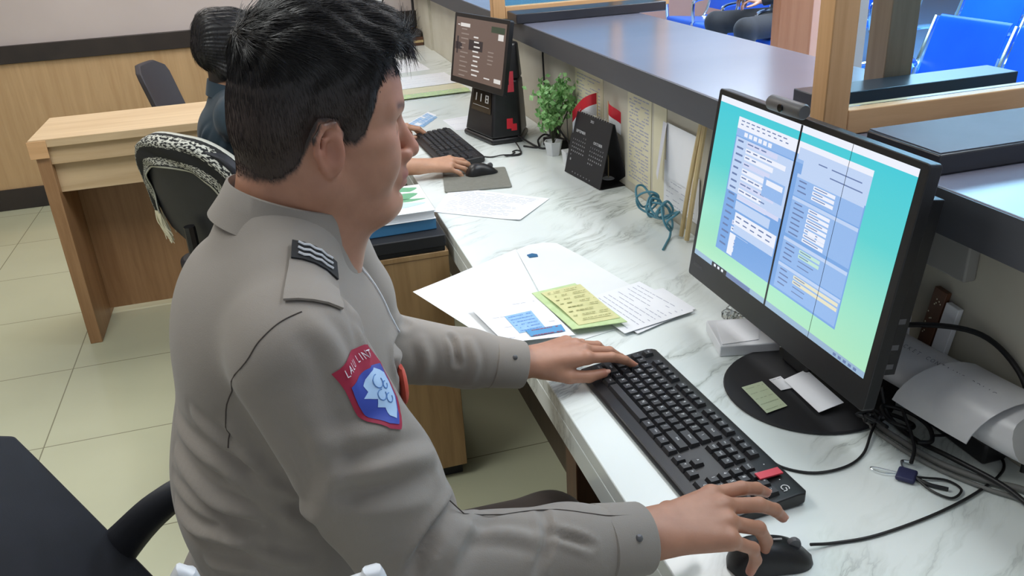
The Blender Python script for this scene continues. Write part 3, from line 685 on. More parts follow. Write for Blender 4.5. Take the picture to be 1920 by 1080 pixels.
flag('small red and white table flag left of its pair behind the calendar', (0.925, 2.36, DZ), math.radians(150), 0.245, 1)
flag('small red and white table flag hanging nearer the notices on the wall', (0.925, 2.275, DZ), math.radians(-75), 0.235, -1)

# ------------------------------------------------------------------ payment terminal with printer foot
t = thing('payment_terminal', 'black counter terminal with tilted touch screen and red sticker', 'terminal', (0.77, 2.90, DZ))
g = G(); foot = [(-0.115, 0.115), (-0.065, -0.095), (0.045, -0.095), (0.10, 0.02), (0.09, 0.13), (-0.06, 0.15)]
top = [(-0.072, 0.095), (-0.035, -0.055), (0.05, -0.055), (0.085, 0.01), (0.075, 0.09), (-0.05, 0.11)]
g.prism([(x*1.02, y*1.02) for x, y in foot], 0, 0.02); g.frustum([(x*.97, y*.97) for x, y in foot], 0.0201, top, 0.21)
g.frustum([(0.0, 0.09), (0.01, -0.05), (0.06, -0.05), (0.085, 0.01), (0.075, 0.09)], 0.2101, [(0.03, 0.05), (0.035, -0.02), (0.06, -0.02), (0.075, 0.01), (0.07, 0.05)], 0.33)
g.build('pillar', 'black', t, bevel=0.008, seg=3)
a = Vector((-0.135, 0.236, 0)); u = Vector((0.258, -0.966, 0)); upv = Vector((0.17, 0.045, 0.98)).normalized(); upv = (upv-u*upv.dot(u)).normalized(); nn = u.cross(upv)
base = Vector((-0.132, 0.215, 0.180))
MT = Matrix((u, nn*-1, upv)).transposed().to_4x4(); MT.translation = base
def on_m(o, m=MT): o.location = m.to_translation(); o.rotation_euler = m.to_euler(); return o
SWt, SHt = 0.385, 0.245
g = G(); g.T = Matrix.Rotation(PI/2, 4, 'X'); g.prism(rrect(SWt, SHt, 0.006, 3, SWt/2, SHt/2), -0.016, 0.0); g.T = Matrix()
on_m(g.build('screen_housing', 'black', t, bevel=0.001))
g = G(); g.add([(0.016, -0.0006, 0.022), (SWt-0.016, -0.0006, 0.022), (SWt-0.016, -0.0006, SHt-0.014), (0.016, -0.0006, SHt-0.014)], [(0, 1, 2, 3)])
g.m = 1; rt = random.Random(9)
def tb(x, z, w, h=0.004, y=-0.0009): g.add([(x, y, z), (x+w, y, z), (x+w, y, z+h), (x, y, z+h)], [(0, 1, 2, 3)])
tb(0.05, 0.200, 0.07, 0.012); tb(0.03, 0.203, 0.015); tb(SWt-0.065, 0.175, 0.035, 0.02); tb(SWt-0.07, 0.035, 0.045, 0.014); tb(SWt-0.14, 0.04, 0.04)
for k in range(9): tb(0.15+0.01*rt.random(), 0.04+0.016*k, 0.03+0.03*rt.random(), 0.005)
g.m = 2
for k in range(11): tb(0.06, 0.03+0.016*k, 0.05*rt.random()+0.02, 0.004)
for k in range(4): tb(0.26, 0.09+0.013*k, 0.03+0.03*rt.random(), 0.004)
g.m = 3; tb(0.02, 0.12, 0.05, 0.025, -0.0007); tb(0.12, 0.125, 0.10, 0.035, -0.0007); tb(0.03, 0.105, 0.012, 0.06, -0.0007)
g.m = 4; tb(0.27, 0.197, 0.09, 0.02, -0.0008)
on_m(g.build('screen_display', [emit('terminal_screen', srgb(104, 86, 78)), emit('terminal_white', srgb(214, 210, 206)), emit('terminal_grey', srgb(140, 126, 118)), emit('terminal_dark', srgb(46, 38, 40)), emit('terminal_green', srgb(52, 66, 50))], t, smooth=False))
g = G(); g.T = MT; g.T = Matrix(); 
fr = Matrix((Vector((50, -210, 0)).normalized(), Vector((-0.93, -0.22, 0.19)).normalized()*-1, Vector((0, 0, 1)))).transposed().to_4x4()
ux = Vector((0.232, -0.973, 0)); f0 = Vector((foot[0][0], foot[0][1], 0.02)); f1 = Vector((foot[1][0], foot[1][1], 0.02)); t0 = Vector((top[0][0], top[0][1], 0.21)); t1 = Vector((top[1][0], top[1][1], 0.21))
def fp(a, b): # point on the terminal's front face
    p = (f0*(1-a)+f1*a)*(1-b)+(t0*(1-a)+t1*a)*b; n = (f1-f0).cross(t0-f0).normalized(); n = n if n.x < 0 else -n
    return p, n
def quad_on(g, a0, a1, b0, b1, lift):
    vs = []
    for a, b in ((a0, b0), (a1, b0), (a1, b1), (a0, b1)): p, n = fp(a, b); vs.append(p+n*lift)
    g.add(vs, [(0, 1, 2, 3)])
g = G(); quad_on(g, 0.15, 0.92, 0.42, 0.93, 0.0012); g.build('receipt_window', 'black_gloss', t, smooth=False)
g = G()
for k, ch in enumerate('118'):
    a = 0.28+0.2*k; quad_on(g, a, a+0.04, 0.60, 0.74, 0.0018)
    if ch == '8':
        quad_on(g, a+0.1, a+0.14, 0.60, 0.74, 0.0018)
        for b in (0.60, 0.66, 0.72): quad_on(g, a, a+0.14, b, b+0.02, 0.0018)
quad_on(g, 0.3, 0.5, 0.84, 0.88, 0.0018); quad_on(g, 0.62, 0.85, 0.83, 0.86, 0.0018); quad_on(g, 0.2, 0.85, 0.52, 0.528, 0.0018)
g.build('display_digits', 'grey_light', t, smooth=False)
def sideq(g, a0, a1, b0, b1, lift, s0=1, s1=2):
    F0, F1 = Vector((foot[s0][0]*.97, foot[s0][1]*.97, 0.0201)), Vector((foot[s1][0]*.97, foot[s1][1]*.97, 0.0201)); T0, T1 = Vector((*top[s0], 0.21)), Vector((*top[s1], 0.21))
    n = (F1-F0).cross(T0-F0).normalized(); n = n if n.y < 0 else -n; vs = []
    for a, b in ((a0, b0), (a1, b0), (a1, b1), (a0, b1)): vs.append((F0*(1-a)+F1*a)*(1-b)+(T0*(1-a)+T1*a)*b+n*lift)
    g.add(vs, [(0, 1, 2, 3)])
g = G(); sideq(g, 0.42, 0.6, 0.98, 1.0, 0.001); sideq(g, 0.62, 0.82, 0.80, 1.16, 0.0012); sideq(g, 0.36, 0.62, 0.80, 0.93, 0.0014); g.build('red_tape', 'red_soft', t, smooth=False)
g = G(); sideq(g, 0.50, 0.72, 0.16, 0.34, 0.0012); sideq(g, 0.66, 0.86, 0.12, 0.24, 0.0014); g.build('red_sticker', 'red', t, smooth=False)
for i, pts in enumerate([
    [(0.80, 2.74, Z0), (0.84, 2.70, Z0), (0.86, 2.76, Z0+0.01), (0.90, 2.80, Z0+0.015), (0.91, 2.72, Z0+0.01), (0.85, 2.68, Z0), (0.80, 2.80, Z0+0.02)],
    [(0.925, 2.60, Z0+0.02), (0.92, 2.72, Z0+0.06), (0.915, 2.82, Z0+0.14), (0.92, 2.86, Z0+0.26), (0.925, 2.87, Z0+0.31)]]):
    cable('power_cable', ['black cable coil on the marble behind the payment terminal', 'black cable rising to the counter edge behind the payment terminal'][i], pts, 0.0035, 'cable')
tag(G().box(-0.012, -0.02, 0, 0.012, 0.02, 0.10).build('power_adapter', 'black', None, bevel=0.003, loc=(0.925, 2.78, DZ+0.001)), 'black power adapter standing against the wall behind the terminal', 'adapter')
t = thing('power_adapter', 'black power adapter lying at the foot of the payment terminal', 'adapter', (0.905, 2.69, DZ+0.0005), 0.3)
G().box(-0.028, -0.045, 0, 0.02, 0.045, 0.03).build('case', 'black', t, bevel=0.004)
cable('usb_cable', 'thin black cable with tied bundle in front of the payment terminal', [(0.62, 2.70, Z0), (0.66, 2.66, Z0), (0.70, 2.655, Z0+0.003), (0.745, 2.65, Z0), (0.77, 2.67, Z0), (0.765, 2.70, Z0), (0.745, 2.69, Z0), (0.745, 2.66, Z0+0.004), (0.72, 2.65, Z0), (0.705, 2.645, Z0+0.004), (0.735, 2.64, Z0), (0.765, 2.655, Z0), (0.775, 2.74, Z0+0.012), (0.775, 2.79, Z0+0.01)], 0.0022, 'cable')

# ------------------------------------------------------------------ notices and bits on the low wall
XW = 0.9445
def notice(label, y0, y1, z0, z1, m, seed, rows=18, th=0.0012, cols=1, off=0.0, lean=0.0, pm='print'):
    t = thing('wall_notice', label, 'notice', (XW-off, (y0+y1)/2, z0)); w = abs(y1-y0)/2; h = z1-z0
    g = G(); g.add([(0, -w, 0), (0, w, 0), (lean, w, h), (lean, -w, h), (-th, -w, 0), (-th, w, 0), (-th+lean, w, h), (-th+lean, -w, h)], [(0, 1, 2, 3), (4, 7, 6, 5), (0, 4, 5, 1), (1, 5, 6, 2), (2, 6, 7, 3), (3, 7, 4, 0)])
    g.build('sheet', m, t)
    if rows:
        g = G(); r = random.Random(seed)
        for k in range(rows):
            z = h*(0.06+0.88*k/rows); u = -w*0.8
            while u < w*0.8:
                q = r.uniform(0.006, 0.03)
                if r.random() < .8: x = -th-0.0003+lean*z/h; g.add([(x, u, z), (x, min(w*.85, u+q), z), (x, min(w*.85, u+q), z+h*0.012), (x, u, z+h*0.012)], [(0, 1, 2, 3)])
                u += q+0.004
        o = g.build('printing', pm, t, smooth=False); o['kind'] = 'stuff'
    return t
notice('long cream price list with dense print taped beside the calendar', 2.175, 2.02, 0.775, 1.045, 'cream', 41, 26)
notice('faded cream notice partly hidden behind the green plant', 2.60, 2.36, 0.80, 1.04, 'cream', 42, 20)
notice('narrow yellowish notice right of the long price list', 2.005, 1.93, 0.765, 1.05, 'cream', 43, 0)
t = notice('white paper pocket hanging on the wall left of the wooden sticks', 1.915, 1.76, 0.86, 1.00, 'paper', 44, 0, off=0.006)
notice('lower white form behind the blue cable coil', 1.93, 1.74, 0.785, 0.90, 'paper', 45, 7, off=0.003)
notice('white form taped right of the wooden sticks', 1.69, 1.55, 0.80, 1.0, 'paper', 46, 9, off=0.002)
t = thing('folded_paper', 'folded grey-white paper hanging left of the paper pocket', 'paper', (XW-0.02, 1.925, 0.86))
g = G(); g.add([(0, 0.02, 0), (-0.02, -0.03, 0.0), (0.008, -0.02, 0.14), (0.01, 0.005, 0.14), (0.001, 0.022, 0), (-0.019, -0.029, 0), (0.009, -0.019, 0.14), (0.011, 0.006, 0.14)], [(0, 1, 2, 3), (4, 7, 6, 5), (0, 4, 5, 1), (1, 5, 6, 2), (2, 6, 7, 3), (3, 7, 4, 0)]); g.build('sheet', mat('shaded_paper', srgb(214, 214, 224), 0.8), t)
for i, (ya, yb, r, lab) in enumerate(((1.755, 1.715, 0.006, 'pale wooden stick leaning on the wall, left of two'), (1.725, 1.70, 0.0065, 'pale wooden stick leaning on the wall, right of two'))):
    g = G(); g.tube([(-0.02, 0, 0), (-0.008, (yb-ya)*.3, 0.14), (0.006, yb-ya, 0.315)], r, 7); o = g.build('wooden_stick', 'stick', loc=(0.925, ya, DZ+0.006)); tag(o, lab, 'stick')
tag(G().box(-0.02, -0.035, 0, 0.02, 0.03, 0.012).build('stick_foot', 'black_matte', loc=(0.90, 1.74, DZ-0.0005)), 'small black foot block under the wooden sticks', 'block').location.z = DZ+0.0
bpy.data.objects.remove(bpy.data.objects['stick_foot'])
# blue cable coil
g = G(); rb = random.Random(2); path = []
for k in range(110):
    a = k*0.55; yy = 1.925-0.15*(k/110)+0.02*math.sin(k*0.7)
    path.append((0.885+0.030*math.cos(a)*0.7, yy+0.03*math.sin(a*0.5), 0.800+0.024*math.sin(a)+0.008*math.sin(k*.33)))
path = [p for k, p in enumerate(path) if k % 2 == 0]
path += [(0.885, 1.775, 0.775), (0.88, 1.765, 0.757), (0.86, 1.74, Z0), (0.83, 1.70, Z0)]
c0 = Vector((0.885, 1.85, 0.755)); g.tube([Vector(p)-c0 for p in path], 0.0030, 7, 5)
tag(g.build('network_cable', 'cable_blue', loc=c0, ang=80), 'tangled blue network cable coil hanging against the wall on the marble', 'cable')
tag(G().box(-.008, -.012, -.006, .008, .012, .006).build('cable_plug', 'white', bevel=0.001, loc=(0.85, 1.80, 0.80)), 'white plug at the end of the blue cable coil', 'plug')
bpy.data.objects.remove(bpy.data.objects['cable_plug'])

# stuff behind the monitor
t = thing('socket_box', 'grey wall box behind the right side of the monitor', 'electrical box', (XW, 0.945, 0.985))
G().box(-0.022, -0.045, 0, -0.0003, 0.06, 0.075).build('cover', mat('box_grey', srgb(150, 148, 144), 0.6), t, bevel=0.003)
t = thing('power_strip', 'black power strip lying along the low wall under the mailing roll', 'power strip', (0.918, 0.90, DZ+0.0005), math.radians(90))
G().box(-0.12, -0.020, 0, 0.12, 0.022, 0.036).build('case', 'black', t, bevel=0.004)
t = thing('mailing_roll', 'rolled printed plastic mailing bag behind the monitor', 'roll', (0.889, 0.885, DZ+0.041), math.radians(97))
g = G(); rings = []; nr = 22
for i in range(nr+1):
    u = i/nr; x = -0.17+0.34*u; r = 0.043*(1-0.10*u)+0.002*math.sin(9*u)
    rings.append([(x+0.01*math.sin(a*2), r*1.15*math.cos(a), 0.047+r*math.sin(a)*(0.95 if math.sin(a) > 0 else 0.9)+0.0015*math.sin(5*a+u*7)) for a in [2*PI*k/26 for k in range(26)]])
M['bag'] = noisy('bag_plastic', srgb(206, 206, 208), srgb(190, 190, 194), 0.35, (14, 14, 14), bmp=0.3, bscale=60)
g.loft(rings).build('roll_body', 'bag', t, ang=60)
g = G(); rings = []
for i in range(9):
    u = i/8; a = math.radians(112-135*u); r = 0.0475+0.016*u**2
    rings.append([(x, r*1.1*math.cos(a)+off, 0.047+r*math.sin(a)*1.0) for x, off in ((-0.165+0.05*u, 0), (-0.13+0.05*u, 0.002), (-0.09+0.07*u, 0.003), (-0.045+0.06*u, 0.002))])
n = len(rings); vs = [p for r in rings for p in r]; vs2 = [(x, y*1.02, z+0.0012) for x, y, z in vs]; fs = []
for k in range(n-1):
    for i in range(3): q = (k*4+i, k*4+i+1, (k+1)*4+i+1, (k+1)*4+i); fs += [q, tuple(len(vs)+e for e in q[::-1])]
g.add(vs+vs2, fs); g.build('torn_flap', 'bag', t)
g = G(); g.m = 0
lt = 'THIS PACKET CONTAINS POLICE MAIL'
for k, ch in enumerate(lt[:26]):
    a = math.radians(62); r = 0.0505
    if ch == ' ': continue
    vs, fs = text_mesh(ch, 0.0085, 'CENTER'); x0 = 0.10-0.0085*k
    g.add([(x0-px, r*1.15*math.cos(a+py/r), 0.0475+r*math.sin(a+py/r)) for px, py in vs], fs)
g.build('lettering', 'print_d', t, smooth=False)
t = thing('envelope', 'white envelope standing upright behind the monitor edge', 'envelope', (0.915, 1.015, DZ+0.09), 0)
g = G(); g.T = Matrix.Translation((0.0, -0.01, 0)); g.add([(0.0, 0.06, 0), (-0.012, -0.035, 0.0), (0.014, -0.004, 0.125), (0.02, 0.045, 0.13), (0.003, 0.06, 0), (-0.009, -0.035, 0.0), (0.017, -0.004, 0.125), (0.023, 0.045, 0.13)], [(0, 1, 2, 3), (4, 7, 6, 5), (0, 4, 5, 1), (1, 5, 6, 2), (2, 6, 7, 3), (3, 7, 4, 0)]); g.build('sheet', 'paper', t)
for i, (y, h, mm, lab) in enumerate(((0.965, 0.20, 'wood_dark', 'dark brown speckled packet standing behind the mailing roll'), (0.935, 0.185, 'white', 'white narrow packet standing beside the dark brown one'))):
    t = thing('packet', lab, 'packet', (0.927, y, DZ+0.003)); g = G(); g.T = Matrix.Rotation(0.10, 4, 'Y') @ Matrix.Rotation(0.08, 4, 'X'); g.box(-0.016, -0.014, 0, -0.006, 0.012, h); g.build('packet_body', mm, t, bevel=0.001)
    if i == 0:
        g = G(); g.T = Matrix.Rotation(0.10, 4, 'Y') @ Matrix.Rotation(0.08, 4, 'X')
        for k in range(14): yy, zz = rp.uniform(-.012, .01), rp.uniform(.12, .19); g.box(-0.0165, yy, zz, -0.0161, yy+.002, zz+.002)
        o = g.build('speckles', 'cream', t, smooth=False); o['kind'] = 'stuff'
cable('power_cable', 'thick black cable arching over the mailing roll to the right', [(0.845, 1.05, 0.82), (0.862, 1.0, 0.872), (0.90, 0.935, 0.905), (0.932, 0.86, 0.918), (0.936, 0.79, 0.893), (0.936, 0.757, 0.84), (0.93, 0.745, 0.79), (0.925, 0.74, 0.76)], 0.0042, 'cable')
cable('power_cable', 'grey cable sweeping along the marble behind the keyboard cable', [(0.815, 0.965, 0.86), (0.818, 0.955, 0.80), (0.820, 0.925, 0.758), (0.823, 0.865, 0.757), (0.837, 0.80, 0.757), (0.868, 0.745, 0.757), (0.905, 0.70, 0.757), (0.92, 0.60, 0.757)], 0.0046, 'cable_grey')
cable('power_cable', 'second grey cable running beside the sweeping one', [(0.805, 0.945, 0.80), (0.808, 0.925, 0.757), (0.811, 0.86, 0.755), (0.826, 0.795, 0.755), (0.856, 0.735, 0.755), (0.888, 0.685, 0.755), (0.90, 0.60, 0.755)], 0.0030, 'cable_grey')
cable('power_cable', 'thick black cable under the two grey cables at the right edge', [(0.845, 0.945, 0.80), (0.846, 0.92, 0.760), (0.846, 0.86, 0.756), (0.850, 0.80, 0.766), (0.868, 0.72, 0.768), (0.875, 0.66, 0.760), (0.88, 0.56, 0.755)], 0.0038, 'cable')
cable('power_cable', 'looped black cable tangle under the torn end of the roll', [(0.812, 0.955, 0.775), (0.83, 0.945, 0.763), (0.858, 0.915, 0.760), (0.862, 0.885, 0.762), (0.842, 0.875, 0.768), (0.826, 0.90, 0.772), (0.84, 0.93, 0.775), (0.868, 0.905, 0.772), (0.870, 0.865, 0.772), (0.852, 0.835, 0.768), (0.83, 0.84, 0.768)], 0.0034, 'cable')
g = G(); rb = random.Random(8); P = [(0.008*rb.gauss(0, 1), 0.014*rb.gauss(0, 1), 0.02+0.012*rb.random()) for _ in range(26)]
g.tube(P, 0.0028, 6, 5); tag(g.build('cable_bundle', 'cable', loc=(0.80, 0.905, DZ+0.003)), 'knotted black cable bundle beside the monitor base', 'cable')
t = thing('key_tag', 'small dark blue lanyard clip with a loop and wire pin on the marble', 'key tag', (0.778, 0.795, ZD), math.radians(40))
G().box(-0.016, -0.013, 0.001, 0.014, 0.013, 0.008).build('tag_body', mat('navy', srgb(44, 46, 84), 0.5), t, bevel=0.003)
G().tube([(0.0, -0.012, 0.004), (-0.018, -0.035, 0.003), (-0.022, -0.062, 0.003), (0.004, -0.07, 0.003), (0.016, -0.05, 0.003), (0.006, -0.024, 0.004), (0.0, -0.012, 0.005)], 0.0018, 6).build('cord_loop', 'cable', t)
G().tube([(0.0, -0.01, 0.004), (-0.006, -0.03, 0.003), (-0.004, -0.055, 0.003)], 0.003, 6).build('strap', 'cable', t)
G().tube([(-0.004, 0.012, 0.004), (-0.010, 0.03, 0.003), (-0.008, 0.046, 0.003), (-0.002, 0.044, 0.003), (0.0, 0.012, 0.004)], 0.0009, 6).build('wire_pin', 'chrome', t)
G().tube([(0.012, 0.008, 0.006), (0.03, 0.012, 0.004), (0.034, 0.0, 0.004)], 0.0025, 6).build('hook', 'chrome', t)
t = thing('cable_connector', 'black cable connector lying at the right edge of the marble', 'connector', (0.93, 0.775, DZ+0.016), math.radians(-60))
G().box(-0.028, -0.010, 0, 0.028, 0.010, 0.014).build('shell', 'black', t, bevel=0.004)
cable('power_cable', 'short black cable dropping from the tangle to the lanyard clip', [(0.850, 0.90, 0.785), (0.835, 0.86, 0.772), (0.818, 0.83, 0.766), (0.797, 0.81, 0.760)], 0.0028, 'cable')

# far end: brown box with antenna pole, sockets
t = thing('network_box', 'brown box stack with a thin black pole at the far end', 'box', (0.855, 5.30, DZ+0.0005))
G().box(-0.085, -0.06, 0, 0.072, 0.1, 0.05).build('lower_box', 'wood_dark', t, bevel=0.003)
G().box(-0.085, -0.062, 0.018, 0.072, -0.0605, 0.032).build('band', 'stick', t)
G().box(-0.075, -0.05, 0.0505, 0.068, 0.09, 0.085).build('upper_box', 'trim', t, bevel=0.003)
G().tube([(0.045, 0.05, 0.086), (0.045, 0.05, 0.31)], 0.008, 8, smooth=False).build('pole', 'black', t)
for i in range(2):
    t = thing('wall_socket', ['white wall socket with black plug on the back wall, left of two', 'white wall socket on the back wall, right of two'][i], 'socket', (0.575+0.115*i, YW-0.001, 0.97))
    G().box(-0.045, -0.012, -0.04, 0.045, 0, 0.04).build('plate', 'white', t, bevel=0.003)
    G().lathe([(0.0001, 0), (0.018, 0), (0.018, 0.02), (0.0001, 0.022)], 16).build('plug', 'grey_mid', t).rotation_euler = (PI/2, 0, 0)
    t.children[1].location = (0, -0.013, 0)
cable('power_cable', 'dark cable drooping from the wall sockets', [(0.69, 5.425, 0.97), (0.72, 5.41, 0.99), (0.75, 5.40, 1.08), (0.76, 5.41, 1.2)], 0.004, 'cable')
cable('power_cable', 'dark cable rising from the left wall socket', [(0.575, 5.425, 0.97), (0.60, 5.40, 1.0), (0.64, 5.40, 1.1), (0.65, 5.41, 1.25)], 0.004, 'cable')

# ------------------------------------------------------------------ chairs
def curved_panel(w, h, th, bend=0.03, lean=0.0, r=0.06, nx=14, nz=10, tz=0.0):
    """chair back: rounded outline, concave in plan; local x width, z up, y thickness"""
    g = G(); rows = []
    for j in range(nz+1):
        v = j/nz; z = h*v; hw = w/2
        if z > h-r: hw -= r-math.sqrt(max(0, r*r-(z-(h-r))**2))
        if z < r: hw -= r-math.sqrt(max(0, r*r-(r-z)**2))
        rows.append((z, hw))
    f, b = [], []
    for z, hw in rows:
        for i in range(nx+1):
            x = -hw+2*hw*i/nx; y = bend*(1-(2*x/w)**2)+lean*z+tz*math.sin(PI*z/h)
            f.append((x, y, z)); b.append((x, y+th, z))
    n = len(f); fs = []
    for j in range(nz):
        for i in range(nx): k = j*(nx+1)+i; q = (k, k+1, k+nx+2, k+nx+1); fs += [q, tuple(n+e for e in q[::-1])]
    edge = list(range(nx))+[nx+(nx+1)*j for j in range(nz)]+[(nx+1)*nz+nx-i for i in range(nx)]+[(nx+1)*(nz-j) for j in range(nz)]
    for k in range(len(edge)): e, q = edge[k], edge[(k+1) % len(edge)]; fs.append((e, n+e, n+q, q))
    g.add(f+b, fs); return g
# officer's chair: faces +X, so chair-local front (-y) -> world +x
t = thing('office_chair', 'black moulded armchair the uniformed officer sits on', 'chair', (-0.13, 1.0, 0), math.radians(87))
B = curved_panel(0.54, 0.42, 0.03, bend=0.05, lean=0.42, r=0.05); B.build('backrest', 'chair_black', t, bevel=0.006, loc=(0.0, 0.20, 0.43))
g = G(); g.prism(rrect(0.5, 0.46, 0.08, 6), 0, 0.06); g.build('seat', 'chair_black', t, bevel=0.012, loc=(0, 0.0, 0.40))
for s in (1, -1):
    if s > 0: pth = [(0.265, 0.275, 0.60), (0.285, 0.20, 0.645), (0.30, 0.12, 0.665), (0.30, 0.0, 0.67), (0.295, -0.14, 0.665)]
    else: pth = [(-0.265, 0.275, 0.60), (-0.285, 0.20, 0.645), (-0.30, 0.12, 0.665), (-0.30, 0.0, 0.67), (-0.295, -0.14, 0.665)]
    P = catmull(pth, 6); g = G(); rings = []
    for i, p in enumerate(P):
        u = i/(len(P)-1); hw, hh = 0.016+0.012*u, 0.052-0.036*min(1, u*1.5)
        rings.append([(p.x+hw*math.cos(a), p.y, p.z-hh+hh*math.sin(a)) for a in [2*PI*k/12 for k in range(12)]])
    g.loft(rings).build('armrest', 'chair_black', t)
    g = G(); g.tube([(s*0.295, 0.135, 0.65), (s*0.29, 0.13, 0.50), (s*0.25, 0.10, 0.42)], 0.014, 8); g.build('arm_support', 'chair_black', t)
for k in range(5):
    a = 2*PI*k/5+0.3; g = G(); g.tube([(0.03*math.cos(a), 0.03*math.sin(a), 0.10), (0.26*math.cos(a), 0.26*math.sin(a), 0.07)], 0.016, 8, smooth=False); lg = g.build('leg', 'black', t)
    G().ball((0.27*math.cos(a), 0.27*math.sin(a), 0.026), (0.024, 0.024, 0.026), 12, 8).build('caster', 'black', lg)
G().tube([(0, 0, 0.08), (0, 0, 0.40)], 0.025, 12, smooth=False).build('gas_post', 'black', t)

# white tubular chair between the officer and the viewer: only the two raised ends of its top rail are in view
t = thing('side_chair', 'white tubular chair beside the officer, only its top rail ends showing', 'chair', (-0.06, 0.47, 0))
g = G(); g.tube([(-0.15, 0.07, 0.45), (-0.122, 0.085, 0.80), (-0.075, 0.09, 1.050), (-0.062, 0.09, 1.046), (-0.045, 0.09, 1.000), (-0.01, 0.09, 0.985), (0.018, 0.09, 1.002), (0.043, 0.09, 1.012), (0.068, 0.09, 1.016), (0.079, 0.09, 1.006), (0.11, 0.085, 0.80), (0.15, 0.07, 0.45)], 0.0085, 10); g.build('back_frame', 'white', t)
G().prism(rrect(0.36, 0.34, 0.05, 5, 0, -0.10), 0.43, 0.455).build('seat', 'white', t, bevel=0.006)
for sx in (1, -1):
    for sy in (0.05, -0.25): G().tube([(sx*0.15, sy, 0.43), (sx*0.17, sy*1.05, 0)], 0.011, 8, smooth=False).build('leg', 'white', t)

# far colleague's chair
t = thing('office_chair', 'black chair with the patterned scarf over its back', 'chair', (-0.10, 2.86, 0), math.radians(133))
B = curved_panel(0.46, 0.36, 0.035, bend=0.045, lean=0.22, r=0.12); B.build('backrest', 'chair_black', t, bevel=0.008, loc=(0.0, 0.17, 0.57))
g = G(); g.prism(rrect(0.48, 0.46, 0.08, 6), 0, 0.06); g.build('seat', 'chair_black', t, bevel=0.012, loc=(0, 0.0, 0.42))
G().tube([(0, 0.2, 0.44), (0, 0.29, 0.50), (0, 0.30, 0.66)], 0.018, 8).build('back_bracket', 'black', t)
for k in range(5):
    a = 2*PI*k/5+0.3; g = G(); g.tube([(0.03*math.cos(a), 0.03*math.sin(a), 0.10), (0.26*math.cos(a), 0.26*math.sin(a), 0.07)], 0.016, 8, smooth=False); lg = g.build('leg', 'black', t)
    G().ball((0.27*math.cos(a), 0.27*math.sin(a), 0.026), (0.024, 0.024, 0.026), 12, 8).build('caster', 'black', lg)
G().tube([(0, 0, 0.08), (0, 0, 0.42)], 0.025, 12, smooth=False).build('gas_post', 'black', t)
# scarf draped over the backrest (follows its top edge, hangs down behind on the left)
def scarf_material():
    m = mat('scarf_weave', (0.02, 0.02, 0.02), 0.9); at = nd(m, 'ShaderNodeAttribute'); at.attribute_name = 'uvw'; sp = nd(m, 'ShaderNodeSeparateXYZ'); lk(m, at.outputs['Vector'], sp.inputs[0])
    mp = nd(m, 'ShaderNodeMapping'); mp.inputs['Scale'].default_value = (60, 26, 1); lk(m, at.outputs['Vector'], mp.inputs['Vector'])
    v = nd(m, 'ShaderNodeTexNoise'); v.inputs['Scale'].default_value = 1.4; v.inputs['Detail'].default_value = 1; lk(m, mp.outputs[0], v.inputs['Vector'])
    band = ramp(m, sp.outputs[1], [(0.0, (1, 1, 1)), (0.045, (1, 1, 1)), (0.05, (0, 0, 0)), (0.09, (.55, .55, .55)), (0.30, (.52, .52, .52)), (0.34, (0.10, 0.10, 0.10)), (0.60, (.16, .16, .16)), (0.66, (.5, .5, .5)), (0.88, (.55, .55, .55)), (0.93, (0, 0, 0)), (0.955, (1, 1, 1)), (1.0, (1, 1, 1))])
    sub = nd(m, 'ShaderNodeMath', operation='SUBTRACT'); lk(m, band, sub.inputs[0]); lk(m, v.outputs['Fac'], sub.inputs[1])
    lk(m, ramp(m, sub.outputs[0], [(0.0, srgb(30, 31, 32)), (0.06, srgb(196, 196, 186))]), bsdf(m).inputs['Base Color']); return m
M['scarf'] = scarf_material()
